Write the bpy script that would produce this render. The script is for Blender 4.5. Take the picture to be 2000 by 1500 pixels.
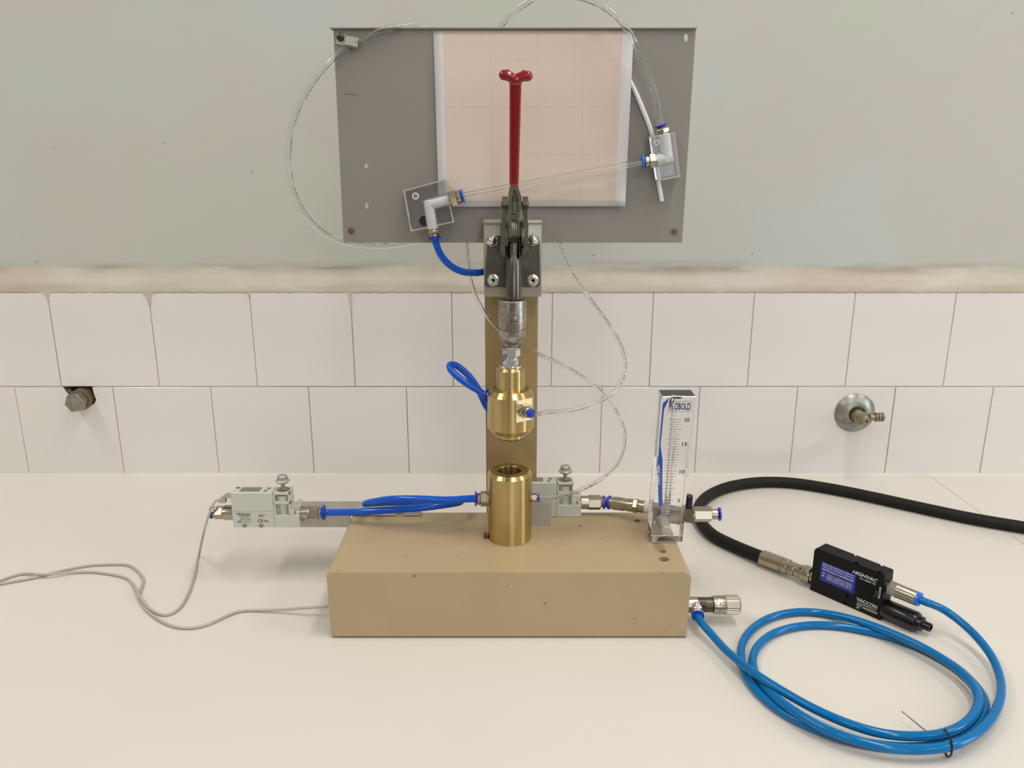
import bpy, bmesh, math, random
from math import sin, cos, pi, radians, atan2, sqrt
from mathutils import Vector, Matrix, noise as mnoise
random.seed(7)
V = Vector
for o in list(bpy.data.objects):
    bpy.data.objects.remove(o, do_unlink=True)
scn = bpy.context.scene
COL = scn.collection

# ------------------------------------------------------------------ camera
F = 1600.0                      # focal length in pixels of the 2000 px wide frame
TH = radians(15.6)              # pitch below the horizon
CH = 0.487                      # camera height above the bench top (bench top is z = 0)
cd = bpy.data.cameras.new('camera')
cam = bpy.data.objects.new('camera', cd)
COL.objects.link(cam)
cam.location = (0, 0, CH)
cam.rotation_euler = (pi/2 - TH, 0, 0)
cd.sensor_width = 36.0
cd.lens = F/2000*36.0
cd.clip_start = 0.02
cd.clip_end = 50
scn.camera = cam

# ------------------------------------------------------------------ world, lights, exposure
w = bpy.data.worlds.new('world'); scn.world = w; w.use_nodes = True
w.node_tree.nodes['Background'].inputs[0].default_value = (0.75, 0.82, 0.9, 1)
w.node_tree.nodes['Background'].inputs[1].default_value = 0.3
vs = scn.view_settings
vs.view_transform = 'Standard'; vs.look = 'None'; vs.gamma = 1.0; vs.exposure = 0.0
vs.use_curve_mapping = False
def area(name, loc, rot, sx, sy, power, col):
    l = bpy.data.lights.new(name, 'AREA'); l.shape = 'RECTANGLE'; l.size = sx; l.size_y = sy
    l.energy = power; l.color = col
    o = bpy.data.objects.new(name, l); COL.objects.link(o); o.location = loc; o.rotation_euler = rot
    return o
CZ = 2.1                        # ceiling height above the bench top
LAMPS_AND_FILL = [(-1.40, 0.40), (0.50, 0.35), (2.2, 0.35), (-1.40, -1.5), (0.50, -1.5), (2.2, -1.5)]  # the rear row of three is added fill that softens the shadows
for (lx, ly), p in zip(LAMPS_AND_FILL, (19.5, 16.5, 12.5, 15, 13, 12)):
    area('lamp_or_fill_light', (lx, ly, CZ-0.075), (0, 0, 0), 0.26, 1.16, p, (1.0, 0.965, 0.92))
area('window_light', (2.79, -0.05, 0.75), (0, radians(90), 0), 1.5, 0.6, 18, (0.86, 0.93, 1.0))
area('window_light', (0.9, -2.95, 0.8), (radians(90), 0, 0), 1.3, 1.4, 15, (0.9, 0.95, 1.0))

# ------------------------------------------------------------------ helpers
cT, sT = cos(TH), sin(TH)
def ray(px, py):
    u = (px-1000)/F; v = (py-750)/F
    return V((u, cT - v*sT, -sT - v*cT))
def at(px, py, Y):              # world point seen at that pixel of the photo, at depth Y (metres)
    d = ray(px, py); t = Y/d.y
    return V((d.x*t, Y, CH + d.z*t))
def on(px, py, z=0.0):          # same, at height z
    d = ray(px, py); t = (z-CH)/d.z
    return V((d.x*t, d.y*t, z))
def S(n, py, Y):                # n pixels in metres at that row and depth
    return n/F*Y/ray(1000, py).y

def s2l(c):
    return tuple(((x/255)/12.92 if x/255 <= .04045 else ((x/255+.055)/1.055)**2.4) for x in c)

MATS = {}
def mat(name, rgb, rough=.5, metal=0, bump=0, bscale=300, vary=0, vscale=8, trans=0, ior=1.5, coat=0, spec=.5,
        aniso=None, rvary=0):
    m = bpy.data.materials.new(name); m.use_nodes = True
    nt = m.node_tree; b = nt.nodes['Principled BSDF']
    c = s2l(rgb)
    b.inputs['Base Color'].default_value = (*c, 1)
    b.inputs['Roughness'].default_value = rough
    b.inputs['Metallic'].default_value = metal
    b.inputs['IOR'].default_value = ior
    b.inputs['Transmission Weight'].default_value = trans
    b.inputs['Coat Weight'].default_value = coat
    b.inputs['Specular IOR Level'].default_value = spec
    tc = nt.nodes.new('ShaderNodeTexCoord')
    if bump:
        n = nt.nodes.new('ShaderNodeTexNoise'); n.inputs['Scale'].default_value = bscale
        n.inputs['Detail'].default_value = 3
        src = tc.outputs['Object']
        if aniso:
            mp = nt.nodes.new('ShaderNodeMapping'); mp.inputs['Scale'].default_value = aniso
            nt.links.new(src, mp.inputs[0]); src = mp.outputs[0]
        nt.links.new(src, n.inputs['Vector'])
        bp = nt.nodes.new('ShaderNodeBump'); bp.inputs['Strength'].default_value = bump
        bp.inputs['Distance'].default_value = .0004
        nt.links.new(n.outputs['Fac'], bp.inputs['Height'])
        nt.links.new(bp.outputs[0], b.inputs['Normal'])
    if vary:
        n2 = nt.nodes.new('ShaderNodeTexNoise'); n2.inputs['Scale'].default_value = vscale
        n2.inputs['Detail'].default_value = 5
        nt.links.new(tc.outputs['Object'], n2.inputs['Vector'])
        r = nt.nodes.new('ShaderNodeValToRGB')
        r.color_ramp.elements[0].position = .35; r.color_ramp.elements[1].position = .65
        r.color_ramp.elements[0].color = (*[x*(1-vary) for x in c], 1)
        r.color_ramp.elements[1].color = (*[min(1, x*(1+vary)) for x in c], 1)
        nt.links.new(n2.outputs['Fac'], r.inputs[0])
        nt.links.new(r.outputs[0], b.inputs['Base Color'])
        if rvary:
            mr = nt.nodes.new('ShaderNodeMapRange')
            mr.inputs[3].default_value = max(.02, rough-rvary); mr.inputs[4].default_value = rough+rvary
            nt.links.new(n2.outputs['Fac'], mr.inputs[0]); nt.links.new(mr.outputs[0], b.inputs['Roughness'])
    MATS[name] = m
    return m

def N(nt, typ, **kw):
    n = nt.nodes.new(typ)
    for k, v in kw.items(): setattr(n, k, v)
    return n
def mathn(nt, op, a, b=None, c=None):
    n = nt.nodes.new('ShaderNodeMath'); n.operation = op
    for i, x in enumerate((a, b, c)):
        if x is None: continue
        if isinstance(x, (int, float)): n.inputs[i].default_value = x
        else: nt.links.new(x, n.inputs[i])
    return n.outputs[0]

def turned(name, rgb, rough):
    m = mat(name, rgb, rough, 1, vary=.04, vscale=60)
    nt = m.node_tree; b = nt.nodes['Principled BSDF']
    b.inputs['Anisotropic'].default_value = .92; b.inputs['Anisotropic Rotation'].default_value = .25
    t = nt.nodes.new('ShaderNodeTangent'); t.direction_type = 'RADIAL'; t.axis = 'Z'
    nt.links.new(t.outputs[0], b.inputs['Tangent'])
    return m
brass = turned('brass', (196, 172, 118), .27)
brass_bright = mat('polished brass', (226, 208, 170), .25, 1)
nickel = mat('nickel plate', (176, 167, 150), .25, 1)
chrome = mat('chrome', (225, 222, 220), .08, 1)
steel = mat('brushed steel', (150, 146, 140), .38, 1, bump=.25, bscale=200, aniso=(1, 1, 12), vary=.1, vscale=30)
dsteel = mat('dark steel', (92, 87, 77), .38, .9, bump=.2, bscale=400, vary=.15, vscale=60)
polrod = mat('polished dark rod', (104, 98, 94), .26, 1)
lsteel = mat('ground steel', (172, 166, 155), .42, .85, bump=.2, bscale=300, vary=.07, vscale=40)
linkst = mat('oiled link steel', (100, 94, 83), .36, .9, bump=.2, bscale=500, vary=.15, vscale=80)
zinc = mat('zinc plated steel', (150, 145, 134), .42, .8, bump=.3, bscale=900, vary=.12, vscale=120)
castst = mat('worn cast steel', (160, 155, 146), .3, 1, bump=.5, bscale=900, vary=.22, vscale=260)
weldm = mat('weld bead', (120, 110, 96), .45, .9, bump=1, bscale=900, vary=.3, vscale=300)
alu = mat('aluminium', (182, 178, 170), .45, .7, vary=.06, vscale=50)
beige = mat('beige enamel paint', (170, 150, 116), .38, 0, bump=.15, bscale=500, vary=.035, vscale=14, rvary=.05)
def specks(m, col, scale, size, thr, amt=.8):
    nt = m.node_tree; b = nt.nodes['Principled BSDF']
    tc = N(nt, 'ShaderNodeTexCoord')
    vo = N(nt, 'ShaderNodeTexVoronoi'); vo.inputs['Scale'].default_value = scale
    nz = N(nt, 'ShaderNodeTexNoise'); nz.inputs['Scale'].default_value = scale*8
    ad = N(nt, 'ShaderNodeVectorMath', operation='MULTIPLY_ADD'); ad.inputs[1].default_value = (.25/scale,)*3
    nt.links.new(nz.outputs['Color'], ad.inputs[0]); nt.links.new(tc.outputs['Object'], ad.inputs[2]); nt.links.new(tc.outputs['Object'], nz.inputs['Vector'])
    nt.links.new(ad.outputs[0], vo.inputs['Vector'])
    sp = N(nt, 'ShaderNodeSeparateColor'); nt.links.new(vo.outputs['Color'], sp.inputs[0])
    f = mathn(nt, 'MULTIPLY', mathn(nt, 'LESS_THAN', vo.outputs['Distance'], size), mathn(nt, 'GREATER_THAN', sp.outputs[0], thr))
    src = b.inputs['Base Color'].links[0].from_socket
    mx = N(nt, 'ShaderNodeMix', data_type='RGBA')
    nt.links.new(mathn(nt, 'MULTIPLY', f, amt), mx.inputs[0]); nt.links.new(src, mx.inputs[6]); mx.inputs[7].default_value = (*s2l(col), 1)
    nt.links.new(mx.outputs[2], b.inputs['Base Color'])
specks(beige, (84, 64, 44), 75, .085, .80)
colp = mat('beige column paint', (150, 128, 84), .4, 0, bump=.15, bscale=500, vary=.04, vscale=14)
red = mat('red dipped plastic', (132, 3, 18), .16, 0, coat=.4)
bluep = mat('blue plastic', (28, 52, 190), .3)
blueb = mat('bright blue plastic', (20, 105, 215), .3)
blackp = mat('black anodised metal', (13, 12, 12), .5, 0, spec=.25, bump=.2, bscale=1500)
blackg = mat('black plastic', (16, 16, 17), .25)
rubber = mat('black rubber', (22, 17, 14), .6, 0, spec=.25, bump=.3, bscale=900, vary=.1, vscale=60)
graypl = mat('light grey plastic', (190, 190, 178), .42)
graydk = mat('grey display window', (112, 108, 100), .25)
cable = mat('grey cable jacket', (172, 166, 160), .45)
whitepl = mat('white plastic', (226, 226, 226), .4)
milky = mat('milky plastic', (225, 225, 225), .3, trans=.35)
darkhole = mat('dark recess', (22, 17, 13), .9)
rust = mat('rusty iron', (120, 100, 74), .6, .5, bump=.6, bscale=600, vary=.25, vscale=120)
tbrass = mat('tarnished brass', (150, 140, 118), .42, .85, bump=.5, bscale=700, vary=.18, vscale=120)
tarn = mat('tarnished chrome', (150, 150, 140), .33, .9, bump=.5, bscale=500, vary=.2, vscale=70)
tape = mat('white thread tape', (228, 222, 218), .6, bump=.5, bscale=1500)
inkblack = mat('black ink', (30, 32, 40), .6)
inkblue = mat('dark blue ink', (24, 34, 92), .5)
inkwhite = mat('white ink', (222, 222, 218), .6)
labelblue = mat('blue sticker', (34, 40, 158), .3)
labelgrey = mat('rubbed grey sticker', (120, 118, 160), .4, vary=.35, vscale=260)
stripeblue = mat('blue print stripe', (30, 100, 210), .4)
acrylic = mat('clear acrylic', (255, 255, 255), .0, trans=1, ior=1.49)
borem = mat('bore in acrylic', (255, 255, 255), .0, trans=1, ior=.72)
frost = mat('frosted edge', (215, 213, 208), .35, trans=.5)
glassm = mat('capillary glass', (255, 255, 255), .0, trans=1, ior=1.47)
grout = mat('grey grout', (184, 175, 164), .9, bump=.5, bscale=300, vary=.12, vscale=20)
cabinetm = mat('cabinet laminate', (200, 198, 192), .5)
brown = mat('dark red stop', (110, 40, 24), .6)

def tubemat(name, rgb, rough, trans, ink, band=.07, ior=1.45, lo=0, hi=1e9):
    m = mat(name, rgb, rough, trans=trans, ior=ior)
    nt = m.node_tree; b = nt.nodes['Principled BSDF']
    uv = N(nt, 'ShaderNodeUVMap'); sp = N(nt, 'ShaderNodeSeparateXYZ'); nt.links.new(uv.outputs[0], sp.inputs[0])
    n = N(nt, 'ShaderNodeTexNoise'); n.noise_dimensions = '1D'; n.inputs['Scale'].default_value = 900; n.inputs['Detail'].default_value = 1
    nt.links.new(sp.outputs[0], n.inputs['W'])
    a = mathn(nt, 'GREATER_THAN', n.outputs['Fac'], .5)
    n3 = N(nt, 'ShaderNodeTexNoise'); n3.noise_dimensions = '1D'; n3.inputs['Scale'].default_value = 60
    nt.links.new(sp.outputs[0], n3.inputs['W'])
    a2 = mathn(nt, 'GREATER_THAN', n3.outputs['Fac'], .44)
    dv = mathn(nt, 'ABSOLUTE', mathn(nt, 'SUBTRACT', sp.outputs[1], .62))
    c = mathn(nt, 'LESS_THAN', dv, band)
    f = mathn(nt, 'MULTIPLY', mathn(nt, 'MULTIPLY', a, a2), c)
    mx = N(nt, 'ShaderNodeMix', data_type='RGBA')
    nt.links.new(f, mx.inputs[0]); mx.inputs[6].default_value = (*s2l(rgb), 1); mx.inputs[7].default_value = (*s2l(ink), 1)
    nt.links.new(mx.outputs[2], b.inputs['Base Color'])
    tr = mathn(nt, 'MULTIPLY', mathn(nt, 'SUBTRACT', 1, f), trans)
    nt.links.new(tr, b.inputs['Transmission Weight'])
    return m
clear_tube = tubemat('clear tubing', (250, 250, 250), .03, 1.0, (70, 70, 70), .045, ior=1.3)
blue_tube = tubemat('blue tubing', (12, 82, 188), .16, 0, (8, 40, 120), .05)
azure_tube = tubemat('azure tubing', (0, 104, 164), .12, 0, (6, 74, 130), .05)
azure_tube.node_tree.nodes['Principled BSDF'].inputs['Specular IOR Level'].default_value = .35
blue_tube.node_tree.nodes['Principled BSDF'].inputs['Specular IOR Level'].default_value = .4

# plaster, ceramic, bench, paper -------------------------------------
def plaster(name, c1, c2, c3, speck=True):
    m = mat(name, c1, .75, bump=.35, bscale=180)
    nt = m.node_tree; b = nt.nodes['Principled BSDF']
    tc = N(nt, 'ShaderNodeTexCoord')
    n = N(nt, 'ShaderNodeTexNoise'); n.inputs['Scale'].default_value = 3.2; n.inputs['Detail'].default_value = 4
    nt.links.new(tc.outputs['Object'], n.inputs['Vector'])
    r = N(nt, 'ShaderNodeValToRGB'); e = r.color_ramp.elements
    e[0].position = .36; e[0].color = (*s2l(c1), 1); e[1].position = .64; e[1].color = (*s2l(c3), 1)
    k = e.new(.5); k.color = (*s2l(c2), 1)
    nt.links.new(n.outputs['Fac'], r.inputs[0])
    vo = N(nt, 'ShaderNodeTexVoronoi'); vo.inputs['Scale'].default_value = 26
    nt.links.new(tc.outputs['Object'], vo.inputs['Vector'])
    n4 = N(nt, 'ShaderNodeTexNoise'); n4.inputs['Scale'].default_value = 9
    nt.links.new(tc.outputs['Object'], n4.inputs['Vector'])
    th = mathn(nt, 'MULTIPLY', mathn(nt, 'LESS_THAN', vo.outputs['Distance'], .045), mathn(nt, 'GREATER_THAN', n4.outputs['Fac'], .5))
    mx = N(nt, 'ShaderNodeMix', data_type='RGBA')
    nt.links.new(mathn(nt, 'MULTIPLY', th, .5), mx.inputs[0]); nt.links.new(r.outputs[0], mx.inputs[6])
    mx.inputs[7].default_value = (*s2l((110, 104, 96)), 1)
    nt.links.new(mx.outputs[2], b.inputs['Base Color'])
    return m
plasterm = plaster('painted plaster', (181, 184, 173), (186, 181, 174), (183, 186, 181))
bandm = plaster('stained plaster ledge', (178, 174, 152), (190, 183, 170), (184, 170, 156))
tilem = mat('white glazed ceramic', (219, 214, 210), .13, vary=.015, vscale=5)
specks(tilem, (140, 130, 120), 38, .035, .72, .7)
benchm = mat('white bench laminate', (211, 206, 197), .3, bump=.05, bscale=200, vary=.012, vscale=4)
def stain(m, col, zc, hw, amt):
    nt = m.node_tree; b = nt.nodes['Principled BSDF']
    ge = N(nt, 'ShaderNodeNewGeometry'); sp = N(nt, 'ShaderNodeSeparateXYZ'); nt.links.new(ge.outputs['Position'], sp.inputs[0])
    mp = N(nt, 'ShaderNodeMapping'); mp.inputs['Scale'].default_value = (7, 7, 60); nt.links.new(ge.outputs['Position'], mp.inputs[0])
    n = N(nt, 'ShaderNodeTexNoise'); n.inputs['Scale'].default_value = 1; n.inputs['Detail'].default_value = 7; nt.links.new(mp.outputs[0], n.inputs['Vector'])
    d = mathn(nt, 'DIVIDE', mathn(nt, 'ABSOLUTE', mathn(nt, 'SUBTRACT', sp.outputs[2], zc)), hw)
    k = N(nt, 'ShaderNodeMapRange'); k.inputs[1].default_value = 0; k.inputs[2].default_value = 1; k.inputs[3].default_value = 1; k.inputs[4].default_value = 0
    nt.links.new(d, k.inputs[0])
    h = N(nt, 'ShaderNodeMapRange'); h.inputs[1].default_value = .42; h.inputs[2].default_value = .68; nt.links.new(n.outputs['Fac'], h.inputs[0])
    src = b.inputs['Base Color'].links[0].from_socket
    mx = N(nt, 'ShaderNodeMix', data_type='RGBA')
    nt.links.new(mathn(nt, 'MULTIPLY', mathn(nt, 'MULTIPLY', k.outputs[0], h.outputs[0]), amt), mx.inputs[0])
    nt.links.new(src, mx.inputs[6]); mx.inputs[7].default_value = (*s2l(col), 1)
    nt.links.new(mx.outputs[2], b.inputs['Base Color'])
for m_ in (plasterm, bandm):
    stain(m_, (128, 118, 102), .325, .013, .75)
stain(bandm, (150, 132, 112), .300, .010, .5)
roomw = mat('room wall paint', (203, 202, 198), .8)
ceilm = mat('ceiling paint', (225, 222, 215), .85)
floorm = mat('floor vinyl', (120, 112, 100), .5)

def papermat():
    m = mat('graph paper', (205, 190, 178), .7)
    nt = m.node_tree; b = nt.nodes['Principled BSDF']
    uv = N(nt, 'ShaderNodeUVMap'); sp = N(nt, 'ShaderNodeSeparateXYZ'); nt.links.new(uv.outputs[0], sp.inputs[0])
    x, y = sp.outputs[0], sp.outputs[1]          # millimetres on the sheet
    def line(c, per, wd):
        f = mathn(nt, 'PINGPONG', c, per/2)
        return mathn(nt, 'LESS_THAN', f, wd)
    def grid(per, wd):
        return mathn(nt, 'MAXIMUM', line(x, per, wd), line(y, per, wd))
    g = mathn(nt, 'MULTIPLY', grid(1, .10), .14)
    g = mathn(nt, 'MAXIMUM', g, mathn(nt, 'MULTIPLY', grid(5, .14), .17))
    g = mathn(nt, 'MAXIMUM', g, mathn(nt, 'MULTIPLY', grid(10, .18), .26))
    g = mathn(nt, 'MAXIMUM', g, mathn(nt, 'MULTIPLY', grid(50, .22), .5))
    ins = mathn(nt, 'MULTIPLY', mathn(nt, 'GREATER_THAN', x, 0), mathn(nt, 'LESS_THAN', x, 190))
    ins = mathn(nt, 'MULTIPLY', ins, mathn(nt, 'GREATER_THAN', y, 0))
    base = N(nt, 'ShaderNodeMix', data_type='RGBA')
    nt.links.new(ins, base.inputs[0]); base.inputs[6].default_value = (*s2l((205, 203, 203)), 1)
    base.inputs[7].default_value = (*s2l((208, 191, 178)), 1)
    mx = N(nt, 'ShaderNodeMix', data_type='RGBA')
    nt.links.new(mathn(nt, 'MULTIPLY', g, ins), mx.inputs[0])
    nt.links.new(base.outputs[2], mx.inputs[6]); mx.inputs[7].default_value = (*s2l((176, 130, 112)), 1)
    nt.links.new(mx.outputs[2], b.inputs['Base Color'])
    return m
paperm = papermat()
def panelmat():
    m = mat('grey panel paint', (134, 128, 121), .5, bump=.1, bscale=900, vary=.02, vscale=5)
    return m
panelm = panelmat()

# geometry collector --------------------------------------------------
class G:
    def __init__(s):
        s.bm = bmesh.new(); s.uv = None
    def box(s, lo, hi, bev=0, mtx=None, seg=1):
        lo = V(lo); hi = V(hi); c = (lo+hi)/2; d = hi-lo
        t = bmesh.new()
        bmesh.ops.create_cube(t, size=1, matrix=Matrix.Translation(c) @ Matrix.Diagonal((abs(d.x), abs(d.y), abs(d.z), 1)))
        if bev: bmesh.ops.bevel(t, geom=t.edges[:], offset=bev, segments=seg, affect='EDGES', profile=.5)
        if mtx: bmesh.ops.transform(t, matrix=mtx, verts=t.verts[:])
        s._add(t); return s
    def _add(s, t):
        me = bpy.data.meshes.new('tmp'); t.to_mesh(me); t.free(); s.bm.from_mesh(me); bpy.data.meshes.remove(me)
    def lathe(s, p, axis, prof, seg=28, start=0.0, cap=True):
        """prof = [(t, r)] along axis from p"""
        a = V(axis).normalized()
        x = V((0, 0, 1)) if abs(a.z) < .9 else V((1, 0, 0))
        u = a.cross(x).normalized(); v = a.cross(u)
        p = V(p); rings = []
        for t, r in prof:
            c = p + a*t
            if r <= 1e-7: rings.append([s.bm.verts.new(c)])
            else: rings.append([s.bm.verts.new(c + (u*cos(start+2*pi*i/seg) + v*sin(start+2*pi*i/seg))*r) for i in range(seg)])
        for A, B in zip(rings, rings[1:]):
            for i in range(seg):
                j = (i+1) % seg
                if len(A) == 1 and len(B) == 1: continue
                if len(A) == 1: f = (A[0], B[j], B[i])
                elif len(B) == 1: f = (A[i], A[j], B[0])
                else: f = (A[i], A[j], B[j], B[i])
                try: s.bm.faces.new(f)
                except ValueError: pass
        if cap:
            if len(rings[0]) > 1: s.bm.faces.new(rings[0][::-1])
            if len(rings[-1]) > 1: s.bm.faces.new(rings[-1])
        return s
    def cyl(s, a, b, r, seg=24, r2=None, bev=0):
        a = V(a); b = V(b); L = (b-a).length; r2 = r if r2 is None else r2
        if bev: pr = [(0, r-bev), (bev, r), (L-bev, r2), (L, r2-bev)]
        else: pr = [(0, r), (L, r2)]
        return s.lathe(a, b-a, pr, seg)
    def hexp(s, a, b, r, bev=.0004, start=0):
        a = V(a); b = V(b); L = (b-a).length
        return s.lathe(a, b-a, [(0, r-bev), (bev, r), (L-bev, r), (L, r-bev)], 6, start)
    def sph(s, c, r, seg=18, sc=(1, 1, 1)):
        m = Matrix.Translation(V(c)) @ Matrix.Diagonal((*sc, 1))
        bmesh.ops.create_uvsphere(s.bm, u_segments=seg, v_segments=seg//2+2, radius=r, matrix=m); return s
    def prism(s, pts, ext):
        """pts: coplanar world points, ext: extrusion vector"""
        ext = V(ext)
        A = [s.bm.verts.new(V(p)) for p in pts]; B = [s.bm.verts.new(V(p)+ext) for p in pts]
        n = len(A)
        s.bm.faces.new(A[::-1]); s.bm.faces.new(B)
        for i in range(n):
            j = (i+1) % n; s.bm.faces.new((A[i], A[j], B[j], B[i]))
        return s
    def path(s, pts, sub=10, closed=False):
        P = [V(p) for p in pts]
        if len(P) == 2: return P
        out = []; n = len(P)
        rng = range(n) if closed else range(n-1)
        for i in rng:
            if closed: p0, p1, p2, p3 = P[(i-1) % n], P[i], P[(i+1) % n], P[(i+2) % n]
            else: p0 = P[max(i-1, 0)]; p1 = P[i]; p2 = P[i+1]; p3 = P[min(i+2, n-1)]
            d1 = max((p1-p0).length, 1e-6)**.5; d2 = max((p2-p1).length, 1e-6)**.5; d3 = max((p3-p2).length, 1e-6)**.5
            if (p1-p0).length < 1e-6: m1 = (p2-p1)
            else: m1 = ((p1-p0)/d1 - (p2-p0)/(d1+d2) + (p2-p1)/d2)*d2
            if (p3-p2).length < 1e-6: m2 = (p2-p1)
            else: m2 = ((p2-p1)/d2 - (p3-p1)/(d2+d3) + (p3-p2)/d3)*d2
            for k in range(sub):
                t = k/sub; t2 = t*t; t3 = t2*t
                out.append(p1*(2*t3-3*t2+1) + m1*(t3-2*t2+t) + p2*(-2*t3+3*t2) + m2*(t3-t2))
        if not closed: out.append(P[-1])
        return out
    def tube(s, pts, r, seg=12, sub=10, inner=None, closed=False, rad=None, smooth=0):
        P = s.path(pts, sub, closed)
        for _ in range(smooth):
            P = [P[0]] + [(P[i-1]+P[i]*2+P[i+1])/4 for i in range(1, len(P)-1)] + [P[-1]]
        if s.uv is None: s.uv = s.bm.loops.layers.uv.new('UVMap')
        n = len(P); T = []
        for i in range(n):
            a = P[(i-1) % n] if closed else P[max(i-1, 0)]; b = P[(i+1) % n] if closed else P[min(i+1, n-1)]
            T.append((b-a).normalized())
        nrm = T[0].orthogonal().normalized()
        x = V((0, -.6, .8)); x = x - T[0]*x.dot(T[0])
        if x.length > .2: nrm = x.normalized()
        fr = []
        for i in range(n):
            nrm = (nrm - T[i]*nrm.dot(T[i])).normalized(); fr.append((nrm.copy(), T[i].cross(nrm)))
        L = [0]
        for i in range(1, n): L.append(L[-1] + (P[i]-P[i-1]).length)
        def skin(rr, flip):
            R = []
            for i in range(n):
                q = rr*(rad(i/(n-1)) if rad else 1)
                R.append([s.bm.verts.new(P[i] + (fr[i][0]*cos(2*pi*k/seg) + fr[i][1]*sin(2*pi*k/seg))*q) for k in range(seg)])
            m = n if closed else n-1
            for i in range(m):
                ii = (i+1) % n
                for k in range(seg):
                    kk = (k+1) % seg
                    vs_ = [R[i][k], R[i][kk], R[ii][kk], R[ii][k]]; uvs = [(L[i], k/seg), (L[i], (k+1)/seg), (L[ii], (k+1)/seg), (L[ii], k/seg)]
                    if flip: vs_.reverse(); uvs.reverse()
                    f = s.bm.faces.new(vs_)
                    for lp, q in zip(f.loops, uvs): lp[s.uv].uv = q
            return R
        A = skin(r, False)
        if inner:
            B = skin(inner, True)
            if not closed:
                for k in range(seg):
                    kk = (k+1) % seg
                    s.bm.faces.new((A[0][kk], A[0][k], B[0][k], B[0][kk]))
                    s.bm.faces.new((A[-1][k], A[-1][kk], B[-1][kk], B[-1][k]))
        elif not closed:
            s.bm.faces.new(A[0][::-1]); s.bm.faces.new(A[-1])
        return s

ORG = {}
def base_of(bm):
    xs = [v.co for v in bm.verts]
    lo = [min(c[i] for c in xs) for i in range(3)]; hi = [max(c[i] for c in xs) for i in range(3)]
    return V(((lo[0]+hi[0])/2, (lo[1]+hi[1])/2, lo[2]))
def obj(name, g, m, parent=None, flat=False, label=None, ang=.6, recalc=True):
    bm = g.bm
    if recalc: bmesh.ops.recalc_face_normals(bm, faces=bm.faces[:])
    for f in bm.faces: f.smooth = not flat
    for e in bm.edges:
        if len(e.link_faces) == 2 and e.calc_face_angle(0) > ang: e.smooth = False
    o0 = ORG[parent.name] if parent else base_of(bm)
    bmesh.ops.translate(bm, verts=bm.verts[:], vec=-o0)
    me = bpy.data.meshes.new(name); bm.to_mesh(me); bm.free()
    me.materials.append(m)
    o = bpy.data.objects.new(name, me); COL.objects.link(o)
    if parent: o.parent = parent
    else: o.location = o0
    ORG[o.name] = o0
    if label: o['label'] = label
    return o
def thing(name, label, cat, loc, group=None):
    o = bpy.data.objects.new(name, None); COL.objects.link(o); o.empty_display_size = .01
    o.location = V(loc); ORG[o.name] = V(loc)
    o['label'] = label; o['category'] = cat
    if group: o['group'] = group
    return o
def tag(o, label, cat, group=None, kind=None):
    if label: o['label'] = label
    if cat: o['category'] = cat
    if group: o['group'] = group
    if kind: o['kind'] = kind
    return o
def copy_tree(o, parent=None):
    c = o.copy(); COL.objects.link(c)
    if parent: c.parent = parent
    for ch in [x for x in bpy.data.objects if x.parent == o]: copy_tree(ch, c)
    return c
def text(s, org, xd, yd, width, m, parent, name='lettering', height=None, extr=.00006, lift=.0001, spacing=1, shear=0, bold=.018):
    cu = bpy.data.curves.new('txt', 'FONT'); cu.body = s; cu.size = 1; cu.resolution_u = 3
    cu.space_character = spacing; cu.shear = shear; cu.space_line = .95; cu.offset = bold
    t = bpy.data.objects.new('txt', cu); COL.objects.link(t)
    bpy.context.view_layer.update()
    me = bpy.data.meshes.new_from_object(t.evaluated_get(bpy.context.evaluated_depsgraph_get()))
    bpy.data.objects.remove(t); bpy.data.curves.remove(cu)
    xs = [v.co.x for v in me.vertices]; ys = [v.co.y for v in me.vertices]
    x0, x1, y0, y1 = min(xs), max(xs), min(ys), max(ys)
    sx = width/(x1-x0); sy = (height/(y1-y0)) if height else sx
    xd = V(xd).normalized(); yd = V(yd).normalized(); n = xd.cross(yd)
    g = G(); g.bm.from_mesh(me); bpy.data.meshes.remove(me)
    for v in g.bm.verts:
        q = v.co.copy(); v.co = V(org) + xd*(q.x-x0)*sx + yd*(q.y-y0)*sy + n*lift
    return obj(name, g, m, parent, flat=True, recalc=False)
def boolean(o, cutters):
    for g in cutters:
        bmesh.ops.recalc_face_normals(g.bm, faces=g.bm.faces[:])
        me = bpy.data.meshes.new('cut'); g.bm.to_mesh(me); g.bm.free()
        c = bpy.data.objects.new('cut', me); COL.objects.link(c)
        md = o.modifiers.new('b', 'BOOLEAN'); md.operation = 'DIFFERENCE'; md.object = c; md.solver = 'EXACT'
        bpy.context.view_layer.update()
        new = bpy.data.meshes.new_from_object(o.evaluated_get(bpy.context.evaluated_depsgraph_get()))
        o.modifiers.clear(); old = o.data; nm = old.name; o.data = new; bpy.data.meshes.remove(old); new.name = nm
        bpy.data.objects.remove(c); bpy.data.meshes.remove(me)
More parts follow.
